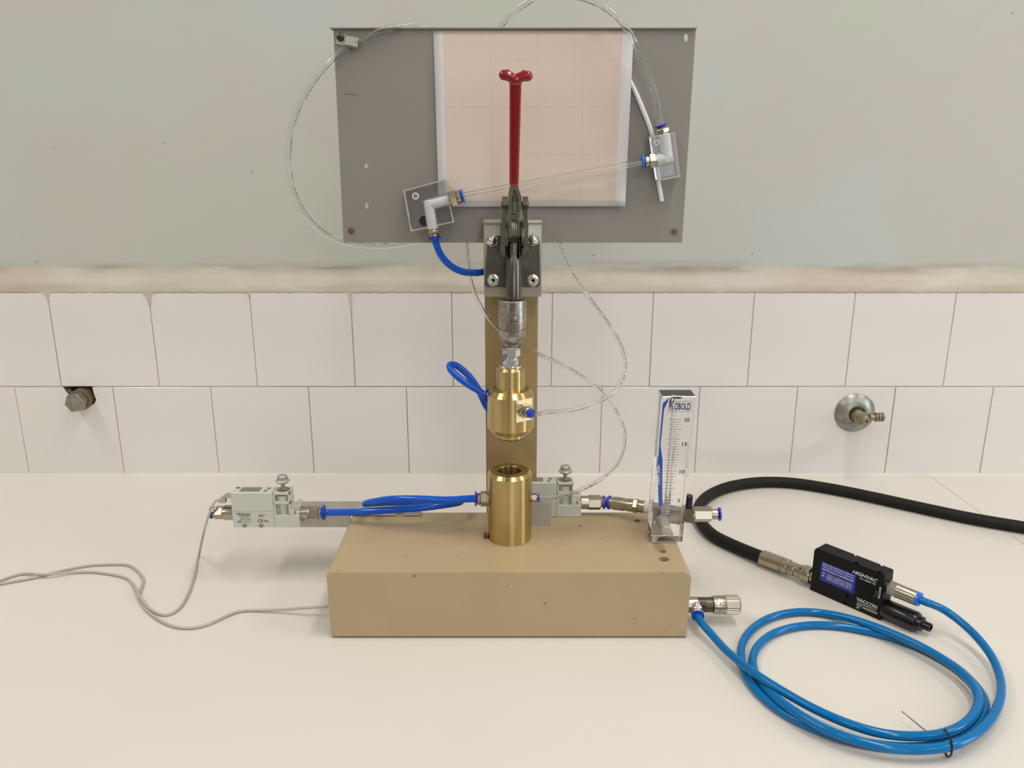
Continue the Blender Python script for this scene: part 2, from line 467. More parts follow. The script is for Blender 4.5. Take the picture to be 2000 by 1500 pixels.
def fitting(parent, p, d, hexr=.0065, hexl=.007, br=.0058, bl=.006, cr=.0062, cl=.002, m=None, cm=None, hole=.004, name='push_fitting', start=0):
    """push-in tube fitting screwed in at p and pointing along d; returns the end point of its collar"""
    m = m or nickel; d = V(d).normalized(); p = V(p)
    g = G(); g.cyl(p - d*.001, p+d*.0012, hexr*.86); g.hexp(p+d*.0012, p+d*(hexl), hexr, start=start)
    g.lathe(p+d*hexl, d, [(0, br*.9), (.0006, br), (bl-.001, br), (bl, br*.85)])
    f = obj(name, g, m, parent)
    e = p + d*(hexl+bl)
    g = G(); g.lathe(e, d, [(-.0002, hole*1.1), (.0004, hole*1.1), (.0006, cr), (cl, cr), (cl+.0002, hole*1.02)], cap=True)
    obj('release_collar', g, cm or bluep, f, label='blue release collar')
    return e + d*(cl+.0002)

# ------------------------------------------------------------------ the room
YW = 1.209; YB = 1.2100; YU = 1.222; XR = 2.8; FZ = -.9
HX0, HX1, HZ0, HZ1 = -.6895, -.6405, .1125, .1453
g = G().box((-XR, YB, FZ), (XR, YB+.15, .33), 0)
g.box((-XR, YU, .3301), (XR, YB+.15, CZ))
wb = obj('wall_back', G().box((-XR, YU, .29), (XR, YB+.15, CZ)), plasterm); tag(wb, None, None, kind='structure')
g.bm.free()
bed = obj('tile_bed', G().box((-XR, YB, FZ), (XR, YB+.149, .2899)), grout, wb)
boolean(bed, [G().box((HX0, YB-.02, HZ0), (HX1, YB+.045, HZ1))])
tiles = []
tw, th_ = .1487, .1440
def tile_bm(x0, x1, z0, z1):
    return G().box((x0, YW, z0), (x1, YB, z1), .0009)
proto = None
def wobj(o):   # tiles share data: origin at their own centre
    return o
z_joint = .1453
r1x = -.6909; r2x = -.7631
for row, (z0, z1, x0) in enumerate(((z_joint+.0006, .2905, r1x), (.0005, z_joint-.0008, r2x))):
    k0 = -5
    for k in range(k0, 14):
        xa = x0 + k*.1502 + .0006; xb = xa + .1502 - .0012
        if row == 1 and k == 0:     # the tile broken away around the capped pipe
            pts = [(xa, z0), (xb, z0), (xb, z1), (HX1-.0035, z1), (HX1-.002, z1-.012), (HX1, z1-.02), (-.6440, .1185), (-.652, .1135), (-.664, .1145), (-.6745, .1215),
                   (-.6795, .1300), (-.6840, .1360), (HX0, z1), (xa, z1)]
            g = G().prism([(x, YW, z) for x, z in pts], (0, YB-YW, 0))
            o = obj('tile', g, tilem, wb, flat=True)
        else:
            if row == 0: key = 0
            else: key = 1
            if len(tiles) <= key or tiles[key] is None:
                while len(tiles) <= key: tiles.append(None)
                c = V(((xa+xb)/2, YW, (z0+z1)/2))
                g = G().box((xa-c.x, 0, z0-c.z), (xb-c.x, YB-YW, z1-c.z), .0006)
                bmv = g.bm; me = bpy.data.meshes.new('tile'); bmv.to_mesh(me); bmv.free(); me.materials.append(tilem)
                tiles[key] = me
            c = V(((xa+xb)/2, YW, (z0+z1)/2))
            o = bpy.data.objects.new('tile', tiles[key]); COL.objects.link(o); o.parent = wb
            o.location = c - ORG[wb.name] + V((0, random.uniform(-.0002, .0003), 0))
            o.rotation_euler = (random.uniform(-.002, .002), 0, random.uniform(-.0018, .0018))
# sloping plaster ledge on top of the tiles, uneven
g = G(); nx = 900; rows = []
for i in range(nx+1):
    x = -XR + 2*XR*i/nx
    n1 = mnoise.noise(V((x*9, 0, 0))); n2 = mnoise.noise(V((x*31, 5, 0))); n3 = mnoise.noise(V((x*120, 9, 0)))
    rows.append([g.bm.verts.new(q) for q in (
        (x, YB+.004, .2890), (x, YW-.0004+.0006*n3, .2902+.0009*n3), (x, YW-.001+.0006*n2, .2925+.0010*n3), (x, YW+.0035+.0014*n2+.0005*n3, .302+.002*n1),
        (x, YW+.0090+.0014*n2+.0006*n3, .313+.003*n2), (x, YU-.0008+.0005*n3, .3220+.004*n1+.0015*n2), (x, YU+.0006, .329+.004*n1+.003*n2+.001*n3), (x, YU+.006, .329+.004*n1+.003*n2))])
for a, b in zip(rows, rows[1:]):
    for i in range(7): g.bm.faces.new((a[i], b[i], b[i+1], a[i+1]))
    g.bm.faces.new((a[7], b[7], b[0], a[0]))
tag(obj('trim_1', g, bandm, ang=1.2), None, None, kind='structure')
# lumps of plaster filling the chipped upper corners of some tiles
def lump(px, w, h):
    p = at(px, 571, YW); g = G()
    pts = [(p.x-w/2, .2915), (p.x+w*.45, .2915), (p.x+w*.2, .2915-h*.4), (p.x+w*.12, .2915-h), (p.x-w*.05, .2915-h*.95), (p.x-w*.15, .2915-h*.45), (p.x-w*.35, .2915-h*.15)]
    g.prism([(x, YW-.0008, z) for x, z in pts], (0, .003, 0))
    return obj('plaster_lump', g, grout, wb)
lump(91, .016, .014); lump(289, .020, .020); lump(684, .009, .030); lump(486, .006, .010)
# filler bead between bench and tiles
g = G()
bead = [(YW+.002, -.001), (YW-.0028, -.001), (YW-.0019, .0008), (YW-.0008, .0020), (YW-.0002, .0034), (YW+.002, .0034)]
g.prism([(-XR+.01, y, z) for y, z in bead], (2*XR-.02, 0, 0))
tag(obj('trim_2', g, benchm, ang=1), None, None, kind='structure')
for nm, lo, hi, m in (('wall_left', (-XR-.1, -3.1, FZ), (-XR, YB+.15, CZ), roomw), ('floor', (-XR-.1, -3.1, FZ-.1), (XR+.1, YB+.15, FZ), floorm),
                      ('ceiling', (-XR-.1, -3.1, CZ), (XR+.1, YB+.15, CZ+.1), ceilm)):
    tag(obj(nm, G().box(lo, hi), m), None, None, kind='structure')
wr = obj('wall_right', G().box((XR, -3.1, FZ), (XR+.1, YB+.15, CZ)), roomw); tag(wr, None, None, kind='structure')
boolean(wr, [G().box((XR-.05, -.45, 0), (XR+.2, .35, 1.5))])
wf = obj('wall_front', G().box((-XR, -3.1, FZ), (XR, -3.0, CZ)), roomw); tag(wf, None, None, kind='structure')
boolean(wf, [G().box((.25, -3.2, .1), (1.55, -2.9, 1.5))])
g = G().box((XR, -.45, 0), (XR+.05, -.40, 1.5)).box((XR, .30, 0), (XR+.05, .35, 1.5)).box((XR, -.4, 0), (XR+.05, .3, .05)).box((XR, -.4, 1.45), (XR+.05, .3, 1.5)).box((XR, -.4, .9), (XR+.05, .3, .94))
tag(obj('window_1', g, whitepl), None, None, kind='structure')
g = G().box((.25, -3.05, .1), (.30, -3.0, 1.5)).box((1.5, -3.05, .1), (1.55, -3.0, 1.5)).box((.3, -3.05, .1), (1.5, -3.0, .15)).box((.3, -3.05, 1.45), (1.5, -3.0, 1.5)).box((.88, -3.05, .15), (.92, -3.0, 1.45))
tag(obj('window_2', g, whitepl), None, None, kind='structure')
for i, (lx, ly) in enumerate(LAMPS_AND_FILL):  # the three behind the camera are unseen, added for fill light
    r_ = thing('ceiling_or_fill_lamp', ('white ceiling lamp housing above the left of the bench', 'white ceiling lamp housing above the middle of the bench', 'white ceiling lamp housing above the right end of the bench', 'added fill lamp housing behind the camera at the left', 'added fill lamp housing behind the camera in the middle', 'added fill lamp housing behind the camera at the right')[i], 'lamp', (lx, ly, CZ-.07))
    obj('housing', G().box((lx-.16, ly-.61, CZ-.07), (lx+.16, ly+.61, CZ-.001), .006), whitepl, r_)

# ------------------------------------------------------------------ bench top (two slabs meeting in a mitre joint)
bt = thing('countertop', 'long white laboratory bench top below the tiled wall', 'countertop', (0, .8, 0))
j1 = on(1826, 937, 0); j2 = on(2004, 1066, 0); dj = (j2-j1)
def jx(Y): return j1.x + dj.x*(Y-j1.y)/dj.y
BY0 = .40; BY1 = YW-.0002; gp = .0005
g = G().prism([(-2.2, BY0, -.04), (jx(BY0)-gp, BY0, -.04), (jx(BY1)-gp, BY1, -.04), (-2.2, BY1, -.04)], (0, 0, .04))
obj('slab', g, benchm, bt, flat=True)
g = G().prism([(jx(BY0)+gp, BY0, -.04), (2.5, BY0, -.04), (2.5, BY1, -.04), (jx(BY1)+gp, BY1, -.04)], (0, 0, .04))
obj('slab', g, benchm, bt, flat=True)
mj = mat('joint filler', (176, 160, 140), .8)
g = G().prism([(jx(BY0)-gp, BY0, -.03), (jx(BY0)+gp, BY0, -.03), (jx(BY1)+gp, BY1, -.03), (jx(BY1)-gp, BY1, -.03)], (0, 0, .0295))
obj('joint', g, mj, bt, flat=True)
obj('cabinet_body', G().box((-2.15, BY0+.05, FZ+.001), (2.45, BY1-.01, -.0405)), cabinetm, bt)

# ------------------------------------------------------------------ test stand: box, column, panel
BXL = at(637, 1120, .754).x; BXR = at(1351, 1124, .754).x; BZ = .0765; BY_0 = .754; BY_1 = .900
st = thing('test_stand', 'beige steel stand box with upright column carrying a grey sheet panel', 'stand', ((BXL+BXR)/2, .83, 0))
g = G()
pts = []
rr = .004
for cx, cz, a0 in ((BXR-rr*1.6, BZ-rr*1.6, 0), (BXL+rr, BZ-rr, 90)):
    r_ = rr*1.6 if a0 == 0 else rr
    for k in range(7):
        a = radians(a0+15*k); pts.append((cx+r_*cos(a), BY_0, cz+r_*sin(a)))
pts += [(BXL+.001, BY_0, .0012), (BXR-.001, BY_0, .0012)]
g.prism(pts, (0, BY_1-BY_0, 0))
fe = [e for e in g.bm.edges if all(abs(v.co.y-BY_0) < 1e-6 for v in e.verts)]
bmesh.ops.bevel(g.bm, geom=fe, offset=.0022, segments=4, affect='EDGES', profile=.5)
bx = obj('base_box', g, beige, st, ang=.7)
def hole(px, py, r, depth=.02, z=BZ):
    p = on(px, py, z); return G().cyl((p.x, p.y, z-depth), (p.x, p.y, z+.01), r, 20)
cut = [hole(1295, 1077, .0037), hole(1297, 1092, .0054), hole(1245, 1017, .0040), hole(1133, 1027, .0020)]
boolean(bx, cut)
for p in bx.data.polygons: p.use_smooth = False
obj('base_plate', G().box((BXL+.003, BY_0+.003, 0), (BXR-.003, BY_1-.003, .0014)), blackg, st)
# column : bent sheet channel
cxl = at(948.5, 800, .9005).x; cxr = at(1049.5, 760, .9005).x; ctop = at(1000, 440, .9005).z
g = G()
t_ = .002
outl = [(cxl, .931), (cxl, .9005), (cxr, .9005), (cxr, .931), (cxr-t_, .931), (cxr-t_, .9005+t_), (cxl+t_, .9005+t_), (cxl+t_, .931)]
g.prism([(x, y, .0) for x, y in outl], (0, 0, ctop))
bmesh.ops.bevel(g.bm, geom=[e for e in g.bm.edges if abs(e.verts[0].co.z-e.verts[1].co.z) > .1 and all(abs(v.co.y-.9005) < 1e-5 for v in e.verts)], offset=.0015, segments=3, affect='EDGES')
obj('column', g, colp, st)
# panel with holes and a folded lip
PY = .898
tl = at(651, 57, PY); br = at(1332, 474, PY); tr = at(1359, 57, PY); bl = at(671, 474, PY)
g = G()
pl_ = [(tl.x, PY, tl.z), (tr.x, PY, tr.z), (br.x, PY, br.z), (bl.x, PY, bl.z)]
g.prism(pl_, (0, .0018, 0))
pn = obj('back_panel', g, panelm, st, flat=True)
def phole(px, py, rx, rz):
    p = at(px, py, PY); c = G(); c.cyl((0, -.01, 0), (0, .01, 0), 1, 18)
    bmesh.ops.transform(c.bm, matrix=Matrix.Translation(p) @ Matrix.Diagonal((rx, 1, rz, 1)), verts=c.bm.verts[:]); return c
boolean(pn, [phole(715, 324, .0021, .0024), phole(716, 402, .0019, .0033), phole(1340, 73.5, .0023, .0039)])
for p in pn.data.polygons: p.use_smooth = False
g = G().box((tl.x-.003, PY-.0035, tl.z-.0001), (tr.x+.0008, PY+.012, tl.z+.0013), .0003)
obj('panel_lip', g, panelm, pn)
for px, py in ((686, 450), (1317, 452)):
    p = at(px, py, PY); g = G()
    g.lathe(p, (0, -1, 0), [(-.0005, .0036), (.0006, .0036), (.0008, .0024), (.0016, .0023), (.0019, .0016), (.001, .0013), (.0004, 0)])
    obj('panel_rivet', g, rust, pn)
# scratch on the panel
g = G()
for a, b, w_ in (((672, 184.5), (699, 185.5), .0004), ((680, 178), (684, 184), .0003)):
    A = at(*a, PY-.00005); B = at(*b, PY-.00005); g.prism([A, B, B+V((0, 0, w_)), A+V((0, 0, w_))], (0, -.00005, 0))
obj('scratch', g, inkblack, pn)

# graph paper ---------------------------------------------------------
g = G(); uv = g.bm.loops.layers.uv.new('UVMap'); nu, nv = 26, 22; grid = []
c00, c10, c01, c11 = (846, 59), (1238, 59), (857, 404), (1221, 403)
for j in range(nv+1):
    row = []
    for i in range(nu+1):
        u, v = i/nu, j/nv
        px = (1-v)*((1-u)*c00[0]+u*c10[0]) + v*((1-u)*c01[0]+u*c11[0]); py = (1-v)*((1-u)*c00[1]+u*c10[1]) + v*((1-u)*c01[1]+u*c11[1])
        lift = .0009 + .0022*abs(sin(pi*u*2.0+.5))*v + .004*max(0, u-.75)*4*v*v*.6 + .0015*sin(pi*v*1.5)**2*(u > .0) + .0016*(1-u)**6*sin(pi*v) + .0032*max(0, (u-.9)*10)*min(1, v*4)
        Yp = PY - lift*(1 if j > 0 else .3)
        row.append(g.bm.verts.new(at(px, py, Yp)))
    grid.append(row)
for j in range(nv):
    for i in range(nu):
        q = [(i, j+1), (i+1, j+1), (i+1, j), (i, j)]
        f = g.bm.faces.new([grid[b][a] for a, b in q])
        for lp, (a, b) in zip(f.loops, q): lp[uv].uv = (a/nu*212-10.3, (1-b/nv)*186-4.5)
pp = obj('graph_paper', g, paperm, recalc=False)
sm = pp.modifiers.new('thick', 'SOLIDIFY'); sm.thickness = .0001; sm.offset = -1
tag(pp, 'pinkish millimetre graph paper sheet with white margins fixed on the grey panel', 'paper')

# ------------------------------------------------------------------ toggle clamp
YC = .836
P = lambda px, py, Y=YC: at(px, py, Y)
tc_ = thing('toggle_clamp', 'steel toggle clamp with red handle bolted high on the column', 'clamp', P(1001, 640))
# rear bracket
a = at(944, 430, .868); b = at(1057.5, 580, .868)
g = G().box((a.x, .868, b.z), (b.x, .8975, a.z-.002), .0012, seg=2)
g.box((a.x-.0003, .8655, a.z-.004), (b.x+.0003, .8975, a.z), .0009, seg=2)
obj('mounting_bracket', g, lsteel, tc_)
# clamp base plate with clipped upper corners
o = [(952, 470), (958, 461), (1046, 461), (1054, 470), (1055, 556), (1050, 561), (951, 561), (946.5, 556)]
g = G().prism([at(x, y, .8645) for x, y in o], (0, .0038, 0))
bmesh.ops.bevel(g.bm, geom=[e for e in g.bm.edges if all(abs(v.co.y-.8645) < 1e-6 for v in e.verts)], offset=.0006, segments=2, affect='EDGES')
obj('base_plate', g, dsteel, tc_)
for px, py in ((961, 469), (1041.5, 468)):
    p = at(px, py, .8645); g = G()
    g.hexp(p, p+V((0, -.0042, 0)), .0066, start=.4)
    g.lathe(p+V((0, -.004, 0)), (0, -1, 0), [(0, .0052), (.002, .0049), (.0042, .0034), (.0052, .0018), (.0055, 0)])
    obj('acorn_nut', g, chrome, tc_)
for px, py in ((963.5, 547), (1040.8, 547.5)):
    p = at(px, py, .8645); g = G()
    g.lathe(p, (0, -1, 0), [(0, .0064), (.0010, .0064), (.0012, .0060), (.0012, .0049), (.0046, .0048), (.0052, .0042), (.0052, .0024), (.0024, .0022), (.0022, 0)])
    s_ = obj('socket_screw', g, chrome, tc_)
    g = G().hexp(p+V((0, -.0022, 0)), p+V((0, -.0026, 0)), .0020, .0001); obj('socket', g, darkhole, s_)
# guide body behind the rod
a = P(989, 470, .845); b = P(1018, 583, .845)
g = G().box((a.x, .8405, b.z), (b.x, .8646, a.z), .001); obj('guide_body', g, dsteel, tc_)
# frame cheeks
for x0, x1 in ((987, 992.5), (1018.5, 1024)):
    g = G()
    zz = [(.866, P(0, 432).z), (.842, P(0, 432).z), (.830, P(0, 445).z), (.826, P(0, 462).z), (.832, P(0, 480).z), (.866, P(0, 500).z)]
    xa = P(x0, 460, .84).x; xb = P(x1, 460, .84).x
    g.prism([(xa, y, z) for y, z in zz], (xb-xa, 0, 0))
    obj('frame_cheek', g, dsteel, tc_)
# plunger rod
zt = P(1003, 472).z; zb = P(1003, 584).z; cx = P(1003, 530).x
g = G().lathe((cx, YC, zt), (0, 0, -1), [(0, .0050), (.0008, .0056), (.0150, .0056), (.0185, .0079), (zt-zb, .0079)], 32)
obj('plunger_rod', g, polrod, tc_)
# sleeve with weld seam and rounded end
def zpx(py, Y=YC): return at(1000, py, Y).z
cxs = P(1001, 640).x
def lathe_px(rows, cxp, Y=YC):
    out = []; cxw = None
    for py, half in rows:
        out.append((zpx(py, Y), S(half, py, Y)))
    return out
pr = lathe_px([(585, 12), (585, 26), (587, 27.2), (638, 27.2), (638.6, 24.5), (641, 24.5), (641.8, 26.6), (652, 26), (658, 24.5), (663, 22), (669, 17), (671, 13.5)], 1001)
z0 = pr[0][0]
g = G().lathe((cxs, YC, z0), (0, 0, -1), [(z0-z, r) for z, r in pr], 40)
sl = obj('end_sleeve', g, castst, tc_)
g = G(); fr_ = pr[3][1]
for k in range(9):
    zz = zpx(590+k*6.3); g.sph((cxs+random.uniform(-.0008, .0008), YC-fr_+.0009, zz), .0030, 12, (1.25, .5, 1.15))
obj('weld_seam', g, weldm, sl)
pr = lathe_px([(669, 15), (673, 15), (673.5, 14), (676, 14), (676.4, 18.5), (678, 19.3), (680, 18.5)], 999)
z0 = pr[0][0]; cxn = P(999, 680).x
obj('threaded_end', G().lathe((cxn, YC, z0), (0, 0, -1), [(z0-z, r) for z, r in pr], 32), tarn, tc_)
g = G().hexp((cxn, YC, zpx(680)), (cxn, YC, zpx(695)), S(17, 688, YC), start=pi/6)
g.cyl((cxn, YC, zpx(694)), (cxn, YC, zpx(702)), S(11, 698, YC))
obj('lock_nut', g, chrome, tc_)
# outer links
for sgn in (-1, 1):
    if sgn < 0: o = [(983, 395), (992.5, 395), (992.5, 404), (991, 418), (986.5, 434), (986.5, 488), (986.8, 503), (979.5, 502), (977.5, 490), (977.5, 440), (980, 426), (983.5, 414)]
    else: o = [(1031, 395), (1019, 395), (1019, 404), (1021, 418), (1026, 434), (1026, 474), (1019.3, 490), (1019.3, 503), (1027, 503), (1030.5, 492), (1031, 474), (1032, 440), (1030, 426), (1030, 414)]
    g = G().prism([P(x, y, .829) for x, y in o], (0, .013, 0))
    bmesh.ops.bevel(g.bm, geom=[e for e in g.bm.edges if all(abs(v.co.y-.829) < 1e-6 for v in e.verts)], offset=.0006, segments=2, affect='EDGES')
    lk = obj('outer_link', g, dsteel, tc_)
    p = P(986 if sgn < 0 else 1026, 396, .828); g = G()
    g.hexp(p+V((-.0028, 0, 0)), p+V((.0028, 0, 0)), .0062, start=.3); obj('link_nut', g, linkst, lk)
    p = P(981.5 if sgn < 0 else 1030.5, 401, .828); g = G().cyl(p-V((.0014, 0, 0)), p+V((.0014, 0, 0)), .0036, bev=.0006); obj('pivot_pin', g, linkst, lk)
    p = P(978.5 if sgn < 0 else 1030.5, 487, .836); g = G().cyl(p-V((.001, 0, 0)), p+V((.001, 0, 0)), .0042, bev=.0006); obj('pivot_pin', g, linkst, lk)
# handle fork plates (bend together where the red grip begins)
for sgn in (-1, 1):
    c = 1003.6
    if sgn < 0: o = [(1003, 361), (997, 362), (994, 372), (992.2, 384), (992.2, 455), (995, 464), (999.5, 464), (999.5, 384), (1000.5, 377), (1003, 370)]
    else: o = [(1003, 361), (1012, 362), (1014, 372), (1018.6, 384), (1018.6, 400), (1015, 425), (1015, 455), (1013, 464), (1010.5, 464), (1010.5, 425), (1012.4, 400), (1012, 384), (1008, 377), (1003.5, 370)]
    g = G().prism([P(x, y, .823) for x, y in o], (0, .012, 0))
    bmesh.ops.bevel(g.bm, geom=[e for e in g.bm.edges if all(abs(v.co.y-.823) < 1e-6 for v in e.verts)], offset=.0005, segments=2, affect='EDGES')
    obj('handle_fork', g, linkst, tc_)
a = P(999.6, 394, .824); b = P(1011.5, 415, .824)
obj('spacer_block', G().box((a.x, .824, b.z), (b.x, .834, a.z), .0007), linkst, tc_)
a = P(998.5, 417, .826); b = P(1010, 427, .826)
obj('fork_bridge', G().box((a.x, .826, b.z), (b.x, .834, a.z), .0007), linkst, tc_)
a = P(999.5, 371, .831); b = P(1012, 396, .831)
obj('fork_gap_shade', G().box((a.x, .829, b.z), (b.x, .834, a.z), .0007), dsteel, tc_)  # added dark plate, stands in for the shade between the fork plates
for k in range(3):
    p = P(1000.3+k*4.0, 446, .833); g = G().cyl(p-V((.0009, 0, 0)), p+V((.0009, 0, 0)), S(18, 446, .833), 30, bev=.0004)
    obj('link_washer', g, zinc, tc_)
# red handle : flat dipped grip with forked end
top = at(1007, 152, .792); bot = at(1003.8, 366, .828)
g = G()
ax = (top-bot); L_ = ax.length; ax.normalize(); sd = V((1, 0, 0)); dp = ax.cross(sd).normalized()
rings = []
for k in range(21):
    t = k/20; w1 = (.0047+.0009*t); d1 = .0048
    if k == 0: w1 *= .8; d1 *= .8
    c = bot + ax*L_*t
    rings.append([g.bm.verts.new(c + sd*w1*(abs(cos(q))**.6)*(1 if cos(q) > 0 else -1) + dp*d1*(abs(sin(q))**.6)*(1 if sin(q) > 0 else -1)) for q in [2*pi*i/20 for i in range(20)]])
for A, B in zip(rings, rings[1:]):
    for i in range(20): g.bm.faces.new((A[i], A[(i+1) % 20], B[(i+1) % 20], B[i]))
g.bm.faces.new(rings[0][::-1]); g.bm.faces.new(rings[-1])
h0 = at(1007, 153, .792)
def HP(px, py): return at(px, py, .792)
g.tube([HP(1007, 160), HP(1000, 152.5), HP(992, 148), HP(984, 146.5)], .0047, 14, 6)
g.sph(HP(984, 146.5), .0047, 14)
g.tube([HP(1007, 160), HP(1014, 152.5), HP(1022, 149), HP(1031, 148.5)], .0047, 14, 6)
g.sph(HP(1031, 148.5), .0047, 14)
g.sph(HP(1007, 156), .0052, 14)
g.sph(HP(991.5, 139.5), .0022, 10); g.sph(HP(1023, 141), .0022, 10)
hd = obj('handle', g, red, tc_, ang=2, label='red dipped T-shaped handle')
rm = hd.modifiers.new('r', 'REMESH'); rm.mode = 'VOXEL'; rm.voxel_size = .0006; rm.use_smooth_shade = True
sm = hd.modifiers.new('s', 'SMOOTH'); sm.iterations = 5; sm.factor = .7

# ------------------------------------------------------------------ brass head on the clamp
cb = P(997.3, 790).x
hb = thing('brass_cylinder', 'stepped brass cylinder hanging below the clamp above the brass cup', 'cylinder', (cb, YC, zpx(856)))
pr = lathe_px([(716, 8), (716, 23), (717, 25), (721, 27.5), (758, 27.8), (759, 27.8), (759.5, 37), (769, 45.3), (832, 45.5), (842, 37), (843, 28), (851, 28), (851.5, 24), (853, 24)], 997)
z0 = pr[0][0]
obj('body', G().lathe((cb, YC, z0), (0, 0, -1), [(z0-z, r) for z, r in pr], 64), brass, hb, ang=.35)
pr = lathe_px([(850.5, 20), (851.2, 27.2), (852.6, 27.4), (853.3, 26)], 997); z0 = pr[0][0]
obj('seal_ring', G().lathe((cb, YC, z0), (0, 0, -1), [(z0-z, r) for z, r in pr], 48), blackg, hb)
g = G().cyl((cb, YC, zpx(712)), (cb, YC, zpx(717)), S(22, 714, YC), bev=.0003)
g.hexp((cb, YC, zpx(700.5)), (cb, YC, zpx(713)), S(15.5, 708, YC), start=pi/6)
obj('neck_nut', g, chrome, hb)
# fitting on a milled pad, front right
az = radians(35); dr = V((sin(az), -cos(az), 0)); zf = zpx(800, .818); Rb = S(45.4, 790, YC)
pc = V((cb, YC, zf)) + dr*(Rb-.0016)
sdv = V((cos(az), sin(az), 0))
g = G(); M = Matrix((sdv.to_4d(), dr.to_4d(), V((0, 0, 1, 0)), (0, 0, 0, 1))).transposed(); M[3] = (0, 0, 0, 1); M.translation = pc
for i in range(3): M[i][3] = pc[i]
g.box((-.0105, -.004, -.0122), (.0105, .0017, .0122), .0003, M)
obj('milled_pad', g, brass_bright, hb)
bell_end = fitting(hb, pc+dr*.0017, (dr+V((.12, -.1, -.06))), hexr=.0078, hexl=.0055, br=.0056, bl=.0035, cr=.0049, cl=.0032, hole=.0026)
# fitting at left rear
azl = radians(-112); dl = V((sin(azl), -cos(azl), 0)); pl2 = V((cb, YC, zpx(778))) + dl*(Rb-.0005)
bell_l = fitting(hb, pl2-dl*.002, dl, hexr=.0060, hexl=.0024, br=.0058, bl=.0012, cr=.0072, cl=.002)

# ------------------------------------------------------------------ brass cup on the stand box
cc = P(995.5, 1000).x
bc = thing('brass_cup', 'tall hollow brass cup standing on the beige box', 'cylinder', (cc, YC, BZ))
zc0 = BZ; zc1 = zpx(918.5); Rc = .0243
prof = [(0, 0), (0, Rc-.0002), (.0003, Rc), (zc1-zc0-.0038, Rc), (zc1-zc0, Rc-.0033), (zc1-zc0, .0130), (zc1-zc0-.0004, .0127), (zc1-zc0-.045, .0127), (zc1-zc0-.045, 0)]
obj('body', G().lathe((cc, YC, zc0), (0, 0, 1), prof, 72), brass, bc, ang=.35)
zf = zpx(974)
cup_l = fitting(bc, (cc-Rc+.0008, YC, zf), (-1, 0, 0), hexr=.0085, hexl=.0085, br=.0068, bl=.004, cr=.0082, cl=.0022)
zf2 = zpx(972.5)
cup_r = fitting(bc, (cc+Rc-.0005, YC, zf2), (1, 0, 0), hexr=.0052, hexl=.0052, br=.0045, bl=.002, cr=.0052, cl=.0016, hole=.0024)
p = on(948.5, 1051, BZ)
g = G().box((p.x-.002, p.y-.002, BZ), (p.x+.0017, p.y+.004, BZ+.005), .0004)
tag(obj('rubber_stop', g, brown), 'tiny dark red stop on the beige box touching the brass cup', 'stop')

